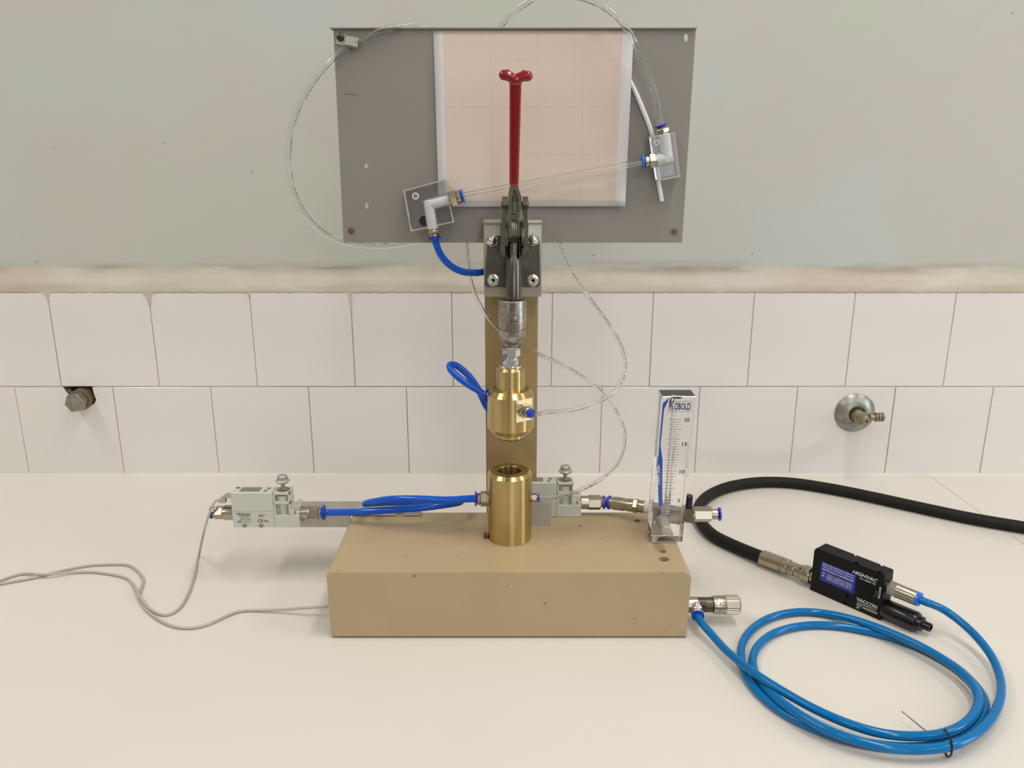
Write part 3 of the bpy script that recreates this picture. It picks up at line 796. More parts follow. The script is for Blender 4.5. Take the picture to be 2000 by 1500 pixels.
# ------------------------------------------------------------------ pressure switches
def make_switch(label):
    X0, Y0, Z0 = at(456, 1030, .870).x, .870, .0715
    r = thing('flow_switch', label, 'sensor', (X0, Y0, Z0), group=None)
    W1, W2, H, D = .0483, .0288, .0432, .019
    def bx_(x0, y0, z0, x1, y1, z1, bev=.0004): return G().box((X0+x0, Y0+y0, Z0+z0), (X0+x1, Y0+y1, Z0+z1), bev)
    b_ = obj('body', bx_(0, 0, 0, W1-.0002, D, H, .0006), graypl, r)
    obj('display', bx_(.009, .0035, H-.0005, .0325, D-.003, H+.0002, .0001), graydk, b_)
    g = G()
    p = V((X0+.0046, Y0+D-.0045, Z0+H-.0002)); g.cyl(p, p+V((0, 0, .0004)), .0022)
    obj('badge', g, inkblue, b_)
    for xx, yy in ((.0385, .0055), (.0405, .0125)):
        obj('button', bx_(xx-.0015, yy-.0022, H-.0003, xx+.0023, yy+.0022, H+.0006, .0003), graydk, b_)
    obj('seam', bx_(.0012, -.00005, .0198, W1-.001, .0003, .0200, 0), graydk, b_)
    xd, yd = (1, 0, 0), (0, 0, 1)
    T = lambda s, x, z, wd: text(s, (X0+x, Y0, Z0+z), xd, yd, wd, inkblack, b_)
    T('PFM750-C8-F', .005, .0160, .016); T('12-24VDC', .007, .0136, .014); T('OUT 1-5V', .009, .0112, .010)
    T('10.0-50.0 L/min', .009, .0092, .012); T('SMC', .0055, .0062, .0055); T('E 157119', .0125, .0062, .008)
    T('CE', .0290, .0066, .006); T('MADE IN\nJAPAN', .030, .0125, .008); T('No.', .036, .0066, .006)
    # valve block built of a rear slab and the bars of its front frame
    x0 = W1
    g = bx_(x0, .006, 0, x0+.0192, D, H, .0004)
    def add(a): 
        me = bpy.data.meshes.new('t'); a.bm.to_mesh(me); a.bm.free(); g.bm.from_mesh(me); bpy.data.meshes.remove(me)
    add(bx_(x0, 0, 0, x0+W2, D, .0150)); add(bx_(x0, 0, .0150, x0+.0022, .0062, H)); add(bx_(x0+.0172, 0, .0150, x0+.0192, .0062, H))
    add(bx_(x0, 0, H-.0030, x0+.0192, .0062, H)); add(bx_(x0, 0, .0285, x0+.0192, .0062, .0322))
    add(bx_(x0+.0190, .006, .0148, x0+W2, D, .0245)); add(bx_(x0+.0190, 0, .0148, x0+.0225, .0062, .0210)); add(bx_(x0+.025, .0015, .0148, x0+W2, .0062, .019))
    add(bx_(x0+.024, .010, .0240, x0+W2, D, .0275))
    vb = obj('valve_block', g, graypl, r, flat=True)
    c = V((X0+x0+.0100, Y0+.0085, Z0)); g = G()
    g.lathe(c+V((0, 0, .0148)), (0, 0, 1), [(0, .0055), (.008, .0058), (.0082, .0066), (.0135, .0066)])
    g.lathe(c+V((0, 0, .0323)), (0, 0, 1), [(0, .0072), (.006, .0072)])
    obj('valve_barrel', g, graypl, vb)
    k = V((X0+x0+.0102, Y0+.0095, Z0+H)); g = G()
    g.lathe(k, (0, 0, 1), [(-.0002, .0076), (.0004, .0076), (.0006, .0062), (.0008, .0030), (.0030, .0022), (.0085, .0020)])
    obj('spindle', g, zinc, vb)
    kn = G()
    kn.lathe(k+V((0, 0, .0082)), (0, 0, 1), [(0, .0030), (.0008, .0062), (.0022, .0078), (.0036, .0080), (.0046, .0068), (.0050, .0054), (.0085, .0053), (.0098, .0042), (.0101, 0)], 32)
    for q in range(20):
        a = 2*pi*q/20; c2 = k+V((cos(a)*.0054, sin(a)*.0054, .0132)); kn.cyl(c2, c2+V((0, 0, .0038)), .0004, 6)
    obj('adjusting_knob', kn, alu, vb)
    for xx in (.0135, .0325):
        p = V((X0+xx, Y0, Z0+.0025)); g = G().lathe(p, (0, -1, 0), [(-.0004, .0025), (.0012, .0025), (.0016, .0019), (.0016, .0008), (.0008, .0007), (.0008, 0)]); obj('mounting_screw', g, zinc, b_)
    # right-hand port
    zp = Z0+.0145; yp = Y0+.0095; xp = X0+x0+W2
    g = G().lathe((xp-.0005, yp, zp), (1, 0, 0), [(0, .0072), (.001, .0079), (.0095, .0079), (.0105, .0072)]); obj('port_bush', g, nickel, r)
    return r, V((xp, yp, zp)), V((X0, yp, zp))
sw1, prt, plf = make_switch('grey flow switch left of the stand box with a cable plugged in')
sw2 = copy_tree(sw1)
off = V((at(1087, 1000, .887).x - .0483 - at(456, 1030, .870).x, .017, BZ+.0002-.0715))
sw2.location = sw1.location + off
sw2['label'] = 'grey flow switch standing on the box behind the brass cup'
ORG[sw2.name] = ORG[sw1.name]   # parts added below keep the first switch's local frame
bpy.context.view_layer.update()
# left switch only : fittings, plug
e_r = prt + V((.0100, 0, 0))
sw1_end = fitting(sw1, e_r, (1, 0, 0), hexr=.0075, hexl=.0115, br=.0066, bl=.0035, cr=.0088, cl=.0024, start=.3)
g = G().lathe(plf+V((.0005, 0, 0)), (-1, 0, 0), [(0, .0085), (.0009, .0088), (.0125, .0088), (.013, .008)], 12)
obj('port_bush', g, nickel, sw1)
fitting(sw1, plf-V((.012, 0, 0)), (-1, 0, 0), hexr=.0080, hexl=.0105, br=.0066, bl=.0030, cr=.0074, cl=.0024, start=.1)
zpl = sw1.location.z + .0345
g = G().box((plf.x-.0055, plf.y-.0075, zpl-.0040), (plf.x+.0003, plf.y+.0045, zpl+.0018), .0004)
obj('cable_plug', g, whitepl, sw1)
g = G().prism([(plf.x, plf.y-.0080, zpl+.0045), (plf.x-.0078, plf.y-.0080, zpl+.0045), (plf.x-.0150, plf.y-.0080, zpl-.0010), (plf.x-.0150, plf.y-.0080, zpl-.0045), (plf.x-.0070, plf.y-.0080, zpl-.0048), (plf.x-.0070, plf.y-.0080, zpl+.0020), (plf.x, plf.y-.0080, zpl+.0020)], (0, .0085, 0))
obj('plug_shell', g, alu, sw1)
# right switch : fitting chain to the flow meter (own offset frame)
q = prt + off + V((.0100, 0, 0))
def mk(parent_loc_obj, name, g, m, parent): return obj(name, g, m, parent)
ORG[sw2.name] = V(sw2.location)
g = G().hexp(q-V((.001, 0, 0)), q+V((.0135, 0, 0)), .0088, start=.3); g.lathe(q+V((.0135, 0, 0)), (1, 0, 0), [(0, .0066), (.003, .006)])
f2 = obj('push_fitting', g, nickel, sw2)
g = G().lathe(q+V((.0163, 0, 0)), (1, 0, 0), [(0, .005), (.0002, .0082), (.0022, .0082), (.0024, .0045)]); obj('release_collar', g, bluep, f2, label='blue release collar')
t0 = q+V((.0187, 0, 0))

# angle bar carrying the left switch -----------------------------------
xa = at(458, 1030, .889).x; xb = at(822, 1012, .889).x; zz = BZ+.0008
g = G().box((xa, .8892, .0625), (BXL-.0006, .8907, zz+.0015), .0003)
g.box((xa, .8892, zz), (xb, .9280, zz+.0015), .0003)
ab = obj('angle_bar', g, alu, flat=True)
p = on(781, 1003, zz+.0015)
sl_ = G()
sl_.box((p.x-.0055, p.y-.0028, zz-.01), (p.x+.0055, p.y+.0028, zz+.01), .0027, seg=4)
boolean(ab, [sl_])
tag(ab, 'thin aluminium angle bar lying on the box and reaching out left under the flow switch', 'bar')

# little sheet bracket in front of the right switch ---------------------
a = at(1034, 983, .8625); b = at(1075.5, 1027, .8625)
g = G().prism([(a.x, y, z) for y, z in ((.8625, BZ), (.876, BZ), (.876, BZ+.0012), (.8637, BZ+.0012), (.8637, a.z), (.8625, a.z))], (b.x-a.x, 0, 0))
br_ = obj('sheet_bracket', g, alu, flat=True)
p = at(1062, 1018, .8625)
c_ = G().cyl(p+V((0, -.004, 0)), p+V((0, .004, 0)), .0011, 14); boolean(br_, [c_])
tag(br_, 'small bare zinc sheet bracket on the box right of the brass cup', 'bracket')

# ------------------------------------------------------------------ flow meter
FY0 = .8195; FY1 = .8445
f_bl = at(1270, 1061.5, FY0); f_br = at(1330, 1061.5, FY0); f_tl = at(1294, 774, FY0); f_tr = at(1357, 774, FY0)
fm = thing('flow_meter', 'clear acrylic flow meter block with printed scale standing on the right end of the box', 'flow meter', ((f_bl.x+f_br.x)/2, .832, BZ))
zt = f_tl.z; zb_ = BZ+.0012; wm = .0352
def lean(z): return (f_tl.x-f_bl.x)*(z-zb_)/(zt-zb_)
x0 = f_bl.x
def FP(u, z, Y=FY0): return V((x0+lean(z)+u, Y, z))       # u across the face, z up
g = G().prism([FP(0, zb_), FP(wm, zb_), FP(wm, zt), FP(0, zt)], (0, FY1-FY0, 0))
bmesh.ops.bevel(g.bm, geom=g.bm.edges[:], offset=.0007, segments=1, affect='EDGES')
obj('acrylic_body', g, acrylic, fm, flat=True)
obj('foot', G().box((x0+.004, FY0+.003, BZ), (x0+wm-.012, FY1-.003, zb_-.0001)), alu, fm)
def zrow(py): return at(1300, py, FY0).z
xm = lambda z: FP(.0150, z)
# bore with float
bz0, bz1 = zrow(990), zrow(790)
yb_ = (FY0+FY1)/2
A_ = FP(.0165, bz0, yb_); B_ = FP(.0165, bz1, yb_)
obj('bore', G().cyl(A_, B_, .0032, 24, .0045), borem, fm)
obj('float', G().sph(FP(.0160, bz0+.006, yb_), .0026, 16), chrome, fm)
obj('top_plug', G().cyl(FP(.0165, zt-.0012, yb_), FP(.0165, zt-.004, yb_), .0058), blackg, fm)
# printed scale on the front face
g = G()
def bar(u0, u1, z, h=.00034, y=FY0-.00012):
    a = FP(u0, z-h/2, y); b = FP(u1, z-h/2, y); c = FP(u1, z+h/2, y); d = FP(u0, z+h/2, y)
    g.bm.faces.new([g.bm.verts.new(k) for k in (a, b, c, d)])
zz5, zz20 = zrow(977.5), zrow(819.5)
vals = [(20, 819.5), (15, 867), (10, 919.5), (5, 977.5), (3, 1001), (2, 1013)]
def row_of(v):
    for (v1, y1), (v2, y2) in zip(vals, vals[1:]):
        if v <= v1 and v >= v2: return y1 + (y2-y1)*(v1-v)/(v1-v2)
for i in range(36):
    v = 20-.5*i
    if v < 2: break
    z = zrow(row_of(v))
    if i % 2 == 0: bar(.0085, .0225, z)
    else: bar(.0115, .0195, z)
obj('scale_marks', g, inkblack, fm, flat=True, recalc=False)
for s_, u, py in (('20', .0250, 823.5), ('15', .0250, 871), ('10', .0250, 924.5), ('5', .0258, 981)):
    text(s_, FP(u, zrow(py), FY0), (1, 0, 0), (0, 0, 1), .0056 if len(s_) > 1 else .0026, inkblack, fm, height=.0042, bold=.02)
# maker's badge
zl0, zl1 = zrow(804), zrow(783.5); ul, ur = .0068, .0310
g = G()
for (u0, u1, za, zb2) in ((ul, ur, zl1-.0004, zl1), (ul, ur, zl0, zl0+.0004), (ul, ul+.0004, zl0, zl1), (ur-.0004, ur, zl0, zl1)):
    pts = [FP(u0, za, FY0-.00012), FP(u1, za, FY0-.00012), FP(u1, zb2, FY0-.00012), FP(u0, zb2, FY0-.00012)]
    g.bm.faces.new([g.bm.verts.new(k) for k in pts])
obj('badge_frame', g, inkblue, fm, flat=True, recalc=False)
text('OBOLD', FP(ul+.0068, zl0+.0019), (1, 0, 0), (0, 0, 1), .0166, inkblue, fm, height=zl1-zl0-.0038, bold=.03)
g = G()
kz = lambda f: zl0 + (zl1-zl0)*f
for pts in ([(.0016, 1.32), (.0026, 1.35), (.0030, .9), (.0024, .5), (.0036, .12), (.0028, .10), (.0012, .45), (.0010, .95)],
            [(.0058, 1.30), (.0064, 1.20), (.0038, .62), (.0064, .14), (.0056, .12), (.0026, .60)]):
    g.bm.faces.new([g.bm.verts.new(FP(ul+u, kz(f), FY0-.00014)) for u, f in pts[::-1]])
obj('badge_initial', g, inkblack, fm, flat=True, recalc=False)
# blue wedge with white lettering, printed on the rear face seen at the left
g = G()
yr = FY0 + .0012
wed = [(.0012, 788), (.0068, 772), (.0075, 776), (.0030, 800), (.0024, 870), (.0060, 900), (.0078, 945), (.0100, 988), (.0060, 990), (.0040, 960), (.0012, 915), (.0010, 850)]
g.prism([FP(u, zrow(min(max(py, 778), 1000)), yr) for u, py in wed], (0, .0003, 0))
obj('blue_stripe', g, stripeblue, fm, flat=True)
text('LPM AIR', FP(.0052, zrow(946), FY0), (-.06, 0, 1), (-1, 0, -.06), .0225, inkwhite, fm, height=.0022)
# front needle valve knob
kb = at(1295, 1019, FY0); kt = at(1303, 1037, .7965); kt.z = kb.z
kt = V((kb.x, .797, kb.z))
g = G().lathe(kb+V((0, .004, 0)), (0, -1, 0), [(0, .0075), (.003, .0075), (.0035, .0060), (.006, .0060), (.0062, .0042), (.0120, .0042), (.0122, .0054), (.0270, .0054), (.0275, .0049)], 32)
obj('needle_valve_knob', g, alu, fm)
obj('valve_sleeve', G().cyl(FP(.0150, kb.z+.006, yb_), FP(.0150, bz0+.001, yb_), .0048), milky, fm)
# rear manifold bar and ports
ma = at(1276, 990, .857); mb = at(1352, 1016, .857)
g = G().prism([(ma.x, .866, mb.z), (mb.x, .848, mb.z), (mb.x, .848, ma.z), (ma.x, .866, ma.z)], (0, .014, 0))
obj('manifold_bar', g, steel, fm, flat=True)
obj('manifold_stub', G().cyl((x0+.019, .8446, (ma.z+mb.z)/2), (x0+.019, .862, (ma.z+mb.z)/2), .006), nickel, fm)
zc_ = (ma.z+mb.z)/2; yc_ = .8555
fm_end = fitting(fm, (mb.x-.0002, yc_, zc_), (1, 0, 0), hexr=.0088, hexl=.0205, br=.0060, bl=.0080, cr=.0076, cl=.0026, start=.25)
kx = at(1343.5, 978, .8555)
g = G().cyl((kx.x+.0008, yc_, ma.z), (kx.x+.0008, yc_, ma.z+.0150), .0046, bev=.0006); obj('black_cap', g, blackg, fm)
# rear left port towards the right switch
pA = V((ma.x-.0002, .8735, zc_)); pB = V((t0.x+.004, t0.y, t0.z))
dA = (pB-pA); LA = dA.length; dA.normalize()
g = G(); g.cyl(pA-dA*.001, pA+dA*.006, .0072); obj('thread_tape', g, tape, fm)
g = G(); g.lathe(pA+dA*.006, dA, [(0, .0068), (.0005, .0072), (.008, .0072), (.0085, .0070)])
g.hexp(pA+dA*.0145, pA+dA*.0195, .0086, start=.2)
g.lathe(pA+dA*.0195, dA, [(0, .0076), (.0080, .0076), (.0088, .0070), (.0120, .0070), (.0125, .0078), (LA-.026, .0078), (LA-.0255, .0066), (LA-.008, .0062), (LA-.006, .0058), (LA-.0028, .0055)])
cf = obj('coupling', g, nickel, fm)
g = G().lathe(pB-dA*.0028, dA, [(0, .005), (.0002, .0082), (.0022, .0082), (.0024, .0045)]); obj('release_collar', g, bluep, cf, label='blue release collar')
g = G().tube([t0-V((.002, 0, 0)), t0+V((.002, 0, 0)), pB], .004, 14, 4)
tag(obj('tube', g, blue_tube), 'very short blue tube stub joining two blue collars behind the flow meter', 'tube')

# ------------------------------------------------------------------ acrylic elbow blocks on the panel
def acrylic_block(label, cor, yf, yb2, holes):
    c = [at(x, y, yf) for x, y in cor]; ctr = sum(c, V())/4
    r = thing('elbow_block', label, 'fitting block', (ctr.x, yb2, min(p.z for p in c)))
    g = G().prism(c, (0, yb2-yf, 0))
    bmesh.ops.bevel(g.bm, geom=g.bm.edges[:], offset=.0006, segments=1, affect='EDGES')
    obj('block', g, acrylic, r, flat=True)
    # frosted machined rims
    g = G(); n = len(c)
    for i in range(n):
        a, b = c[i], c[(i+1) % n]; inn = (ctr-a).normalized()*.0019; inn2 = (ctr-b).normalized()*.0019
        g.prism([a, b, b+inn2, a+inn], (0, -.0002, 0))
    obj('block_rim', g, frost, r, flat=True)
    for hx, hy, hr, dk in holes:
        p = at(hx, hy, yf)
        if dk: g = G().cyl(p+V((0, yb2-yf-.001, 0)), p+V((0, yb2-yf-.003, 0)), hr); obj('hole', g, darkhole, r)
        else:
            g = G(); g.lathe(p+V((0, .006, 0)), (0, -1, 0), [(0, hr), (.0062, hr), (.0063, hr*.72), (.0020, hr*.7), (.002, 0)]); obj('screw_hole', g, whitepl, r)
    return r
YF = .879
eb1 = acrylic_block('clear block with white elbow at the lower left of the graph paper', [(787, 372), (868, 350), (887, 434), (802, 452.5)], YF, .8972, [(811.5, 383, .0035, False), (826, 433, .0052, True)])
ye = YF + .004
def elbow(parent, pts, w0, r):
    P_ = [at(x, y, ye) for x, y in pts]
    g = G()
    a, c, b = P_
    d1 = (c-a).normalized(); d2 = (b-c).normalized()
    g.cyl(a, c+d1*r*.55, r, 24, bev=.0006); g.cyl(c-d2*r*.75, b, r, 24, bev=.0006)
    g.cyl(a+d1*.004, a+d1*.0045, r*1.03, 24)
    g.cyl(b-d2*.0075, b-d2*.007, r*1.03, 24)
    return obj('elbow', g, milky, parent, label='milky white plastic elbow')
elbow(eb1, [(880, 389), (838, 400), (846, 447)], 1, .0062)
pe = at(877, 389.5, ye); dd = (at(904, 382.5, ye)-pe)
L1 = dd.length
e1 = fitting(eb1, pe+dd.normalized()*.001, dd, hexr=.0088, hexl=.0075, br=.0068, bl=.0055, cr=.0074, cl=.0020, cm=blueb)
pe = at(846.5, 448, ye); dd2 = at(849, 462, ye)-pe
e1b = fitting(eb1, pe, dd2, hexr=.0066, hexl=.0045, br=.0055, bl=.0036, cr=.0072, cl=.0018)
eb2 = acrylic_block('clear block with white elbow at the right edge of the panel', [(1270, 266), (1318, 258), (1329, 345), (1284, 354)], YF, .8972, [(1282.5, 278.5, .0026, False)])
elbow(eb2, [(1296, 262), (1302, 309), (1281, 313)], 1, .0072)
pe = at(1282, 313, ye); dd3 = at(1253, 316, ye)-pe
e2 = fitting(eb2, pe, dd3, hexr=.0078, hexl=.0075, br=.0062, bl=.0050, cr=.0076, cl=.0022, cm=blueb)
pe = at(1295.5, 262, ye); dd4 = at(1290.5, 243, ye)-pe
e2b = fitting(eb2, pe, dd4, hexr=.0070, hexl=.0055, br=.0052, bl=.0022, cr=.0066, cl=.0018)
# capillary glass tube between them
dg = (e2-e1).normalized()
g = G().tube([e1-dg*.003, e2+dg*.003], .0033, 20, 2, inner=.0011)
tag(obj('glass_tube', g, glassm), 'straight clear glass tube slanting between the two elbow blocks', 'glass tube')
# white thin cord through the right block
g = G().tube([at(1228, 154, .8965), at(1241, 180, .8962), at(1256, 215, .8955), at(1268, 245, .895), at(1275, 268, .8945), at(1279, 300, .8955), at(1284, 345, .8950), at(1289, 372, .8945), at(1292.5, 393, .894)], .0024, 10, 6)
tag(obj('white_tube', g, whitepl), 'thin white tube coming from under the graph paper and ending below the right block', 'tube')

# tube clip top left ----------------------------------------------------
tcl = thing('tube_clip', 'metal tube clip screwed to the upper left corner of the panel', 'clip', at(680, 88, PY))
cA = at(657, 70, .8955); cB = at(702, 80, .8955); dx = (cB-cA).normalized(); dz = V((0, -1, 0)).cross(dx).normalized()
if dz.z < 0: dz = -dz
g = G(); yy = V((0, -1, 0))
def quad3(u0, u1, h0, h1, y0, y1):
    o_ = cA.copy(); o_.y = PY
    g.prism([o_+dx*u0+dz*h0+yy*y0, o_+dx*u1+dz*h0+yy*y0, o_+dx*u1+dz*h1+yy*y0, o_+dx*u0+dz*h1+yy*y0], yy*(y1-y0))
quad3(0, .0095, -.0075, .0025, 0, .0012); quad3(.0090, .0100, -.0070, .0025, .001, .0075); quad3(.0095, .0235, -.0075, .0020, .0065, .0075)
quad3(.0105, .0235, -.0078, -.0068, .001, .0075)
obj('strap', g, alu, tcl, flat=True)
p = at(665, 73, PY-.0012); g = G().lathe(p, (0, -1, 0), [(0, .0040), (.0010, .0040), (.0024, .0030), (.0030, .0016), (.0031, 0)])
sc_ = obj('screw', g, dsteel, tcl)
g = G()
for a in (.5, .5+pi/2):
    d = V((cos(a), 0, sin(a))); n_ = V((-sin(a), 0, cos(a)))
    g.prism([p+d*.0022+n_*.0004, p-d*.0022+n_*.0004, p-d*.0022-n_*.0004, p+d*.0022-n_*.0004], (0, -.0033, 0))
obj('cross_slot', g, darkhole, sc_)

# ------------------------------------------------------------------ tubing
def tubing(name, pts, r, m, label, inner=None, sub=10, cat='tube', seg=14, smooth=2):
    if inner: seg = 28; sub = 16; inner = r*.74
    g = G().tube(pts, r, seg, sub, inner=inner, smooth=smooth)
    return tag(obj(name, g, m, ang=1.5), label, cat)
d4 = dd4.normalized()
tubing('clear_tube', [e2b-d4*.002, e2b+d4*.006, at(1283, 200, .880), at(1265, 140, .878), at(1238, 80, .876), at(1205, 33, .878), at(1165, 6, .886), at(1120, -8, .895),
                      at(1060, -10, .91), at(1010, 18, .92), at(978, 50, .925), at(958, 85, .925), at(945, 140, .925)], .0032, clear_tube,
       'thick clear tube arching from the right elbow block over the top of the panel', inner=.0021)
tubing('clear_tube', [at(905, 100, .93), at(880, 72, .925), at(845, 56, .915), at(800, 50, .900), at(755, 57, .891), at(715, 74, .8925), at(690, 87, .8935), at(668, 100, .8925), at(640, 125, .890), at(605, 170, .890), at(575, 230, .89),
                      at(563, 300, .89), at(572, 370, .89), at(600, 425, .90), at(640, 460, .91), at(690, 477, .92), at(750, 481, .925), at(820, 470, .925), at(880, 450, .925)], .0030, clear_tube,
       'clear tube held by the clip and looping left of the panel', inner=.0020)
bd = (dr+V((.12, -.1, -.06))).normalized()
tubing('clear_tube', [at(1080, 440, .915), at(1095, 478, .90), at(1110, 520, .885), at(1150, 580, .865), at(1190, 635, .85), at(1217, 685, .84), at(1221, 725, .83), at(1200, 765, .815), at(1160, 788, .80), at(1110, 802, .792), at(1066, 805, .794),
                      bell_end+bd*.004, bell_end-bd*.002], .0021, clear_tube, 'thin clear tube dropping from behind the panel to the brass head', inner=.0012)
tubing('clear_tube', [at(906, 440, .915), at(911, 480, .905), at(916, 530, .893), at(932, 585, .880), at(960, 628, .872), at(990, 658, .870), at(1016, 675, .870), at(1060, 695, .868), at(1115, 722, .865), at(1165, 756, .86), at(1203, 802, .86), at(1221, 852, .855),
                      at(1208, 902, .85), at(1170, 938, .845), at(1120, 962, .838), cup_r+V((.014, 0, -.0002)), cup_r+V((.004, 0, 0)), cup_r-V((.0015, 0, 0))], .0021, clear_tube,
       'thin clear tube swinging right from behind the clamp to the brass cup', inner=.0012)
d2n = dd2.normalized()
tubing('blue_tube', [e1b-d2n*.003, e1b+d2n*.004, at(861, 498, .885), at(880, 519, .888), at(905, 531, .893), at(935, 532.5, .900), at(952, 528, .915), at(975, 520, .93)], .0038, blue_tube,
       'short blue tube curving from the left elbow block to behind the column')
tubing('blue_tube', [bell_l-dl*.003, bell_l+dl*.001, at(935, 763, .848), at(913, 750, .848), at(893, 735, .852), at(880, 721, .857), at(879, 713, .863), at(889, 713, .869), at(905, 724, .873), at(922, 742, .876), at(937, 766, .878), at(951, 795, .877), at(970, 815, .875), at(992, 822, .874)], .0038,
       blue_tube, 'small blue tube loop sticking out left of the brass head')
tubing('blue_tube', [sw1_end-V((.003, 0, 0)), sw1_end+V((.004, 0, 0)), at(700, 1000, .866), at(760, 996, .860), at(820, 992, .860), at(868, 986, .868), at(897, 981, .884), at(898, 979, .897), at(872, 980, .905), at(820, 981, .905), at(765, 981, .900), at(725, 983, .889),
                     at(713, 984, .876), at(725, 981, .864), at(765, 975, .852), at(820, 974.5, .843), at(872, 976.5, .838), cup_l-V((.004, 0, 0)), cup_l+V((.003, 0, 0))], .0041, blue_tube,
       'blue tube coiling from the left flow switch to the brass cup')

# ------------------------------------------------------------------ regulator valve on the box side
YV = .785; zv = at(1400, 1181, YV).z
rv = thing('throttle_valve', 'nickel throttle valve with knurled knob on the right side of the box', 'valve', (BXR+.02, YV, 0.01))
xk = lambda px: at(px, 1181, YV).x
g = G().cyl((BXR-.0005, YV, zv), (xk(1362), YV, zv), .0085, bev=.0005); obj('threaded_base', g, nickel, rv)
g = G().cyl((xk(1362), YV, zv), (xk(1391), YV, zv), .0080, bev=.0004)
g.cyl((xk(1366), YV-.006, zv+.004), (xk(1376), YV-.0075, zv+.004), .003); obj('valve_body', g, dsteel, rv)
g = G().lathe((xk(1391), YV, zv), (1, 0, 0), [(0, .0078), (.0004, .0092), (.0045, .0098), (.0135, .0098), (.0140, .0100)], 40); kn = obj('knob', g, nickel, rv)
g = G(); L_ = xk(1441)-xk(1416)
for k in range(24):
    a = 2*pi*k/24; c = V((xk(1416), YV+cos(a)*.0093, zv+sin(a)*.0093)); g.cyl(c, c+V((L_, 0, 0)), .00115, 8)
g.cyl((xk(1416)-.0003, YV, zv), (xk(1442), YV, zv), .0098, 40, bev=.0006)
obj('knurled_grip', g, nickel, kn)
g = G().cyl((xk(1442)-.0005, YV, zv), (xk(1443.5), YV, zv), .0088, 32, bev=.0004); obj('end_ring', g, mat('blue grey ring', (70, 90, 120), .4), kn)
g = G()
for xp_, ap in ((1397, 60), (1403, 35), (1397, 10), (1402, -10), (1411, -45)):
    a = radians(ap); c = V((xk(xp_), YV-cos(a)*.0096, zv+sin(a)*.0096)); n_ = V((0, -cos(a), sin(a))); g.cyl(c, c+n_*.0004, .0007, 10)
obj('index_hole', g, darkhole, kn)
pf = V((xk(1358), YV-.004, zv-.001)); fe_ = at(1363, 1203, .768); df = (fe_-pf)
g = G().sph(pf, .0080, 32); obj('swivel_joint', g, chrome, rv, ang=1.3)
rv_end = fitting(rv, pf+df.normalized()*.003, df, hexr=.0066, hexl=.004, br=.0066, bl=.0045, cr=.0068, cl=.0024, m=chrome)

# ------------------------------------------------------------------ vacuum ejector
O_ = V((.3467, .8537, 0)); U = V((.629, -.777, 0)).normalized(); Wd = V((.777, .629, 0)).normalized(); Z = V((0, 0, 1))
LE, TE, HE = .0842, .0186, .0545
ve = thing('vacuum_ejector', 'black rectangular vacuum ejector with blue sticker standing on the bench', 'ejector', O_+U*LE/2+Wd*TE/2)
def E(u, w_, z): return O_+U*u+Wd*w_+Z*z
out = [(0, 0), (LE, 0), (LE, .0215), (LE-.001, HE-.001), (LE-.002, HE), (.0035, HE), (.0010, HE-.0020), (0, HE-.005)]
g = G().prism([E(u, 0, z+.0003) for u, z in out], Wd*TE)
bmesh.ops.bevel(g.bm, geom=[e for e in g.bm.edges if e.calc_face_angle(0) > .8], offset=.0005, segments=2, affect='EDGES')
eb = obj('housing', g, blackp, ve)
def ecut(g2):
    return g2
cuts = []
for u_ in (.0500, .0765):
    g2 = G(); g2.cyl(E(u_, -.001, HE-.0004), E(u_, .0035, HE-.0004), .0022, 16); cuts.append(ecut(g2))
for u_, w_ in ((.0235, .0095),):
    g2 = G(); g2.cyl(E(u_, w_, HE-.006), E(u_, w_, HE+.003), .0015, 16); cuts.append(ecut(g2))
for u_, z_ in ((.0450, .0128), (.0435, .0025)):
    g2 = G(); g2.cyl(E(u_, -.001, z_), E(u_, .006, z_), .0018, 14); cuts.append(ecut(g2))
for u_ in (.0395, .0700):
    g2 = G(); g2.cyl(E(u_, TE+.001, HE), E(u_, TE-.004, HE), .0015, 12); cuts.append(ecut(g2))
boolean(eb, cuts)
for p in eb.data.polygons: p.use_smooth = False
# sticker
def face_box(u0, u1, z0, z1, t, m, nm, par):
    g = G().prism([E(u0, -.00005, z0), E(u1, -.00005, z0), E(u1, -.00005, z1), E(u0, -.00005, z1)], -Wd*t); return obj(nm, g, m, par, flat=True)
sk = face_box(.0105, .0525, .0178, .0412, .0001, labelblue, 'sticker', ve)
ft = lambda s, u, z, wd, m, par, **k: text(s, E(u, -.00018, z), U, Z, wd, m, par, **k)
ft('Università degli studi di Palermo', .0125, .0376, .0375, inkwhite, sk, height=.0026)
ft('Dip.to di Ingegneria Chimica', .0125, .0346, .0375, inkwhite, sk, height=.0026)
ft('dei Processi e dei Materiali', .0125, .0316, .0375, inkwhite, sk, height=.0024)
ft('INV.', .0128, .0272, .0040, inkwhite, sk, height=.0017); ft('N.', .0128, .0232, .0034, inkwhite, sk, height=.0028)
g = G().prism([E(.0185, -.00017, .0212), E(.0490, -.00017, .0212), E(.0490, -.00017, .0290), E(.0185, -.00017, .0290)], -Wd*.00005); obj('rubbed_field', g, labelgrey, sk, flat=True)
ft('HIGHVAC', .0475, .0420, .0290, inkwhite, ve, height=.0042, shear=.4)
ft('VAC SERIES 100', .0560, .0388, .0185, inkwhite, ve, height=.0017)
ft('VACCON', .0560, .0118, .0235, inkwhite, ve, height=.0042)
ft('VACUUM PRODUCTS', .0570, .0092, .0220, inkwhite, ve, height=.0015)
g = G()
for u0, u1, z0, z1 in ((.0560, .0620, .0064, .0082), (.0630, .0800, .0056, .0078), (.0560, .0600, .0030, .0052)):
    g.prism([E(u0, -.0001, z0), E(u1, -.0001, z0), E(u1+.001, -.0001, z1), E(u0+.001, -.0001, z1)], -Wd*.00006)
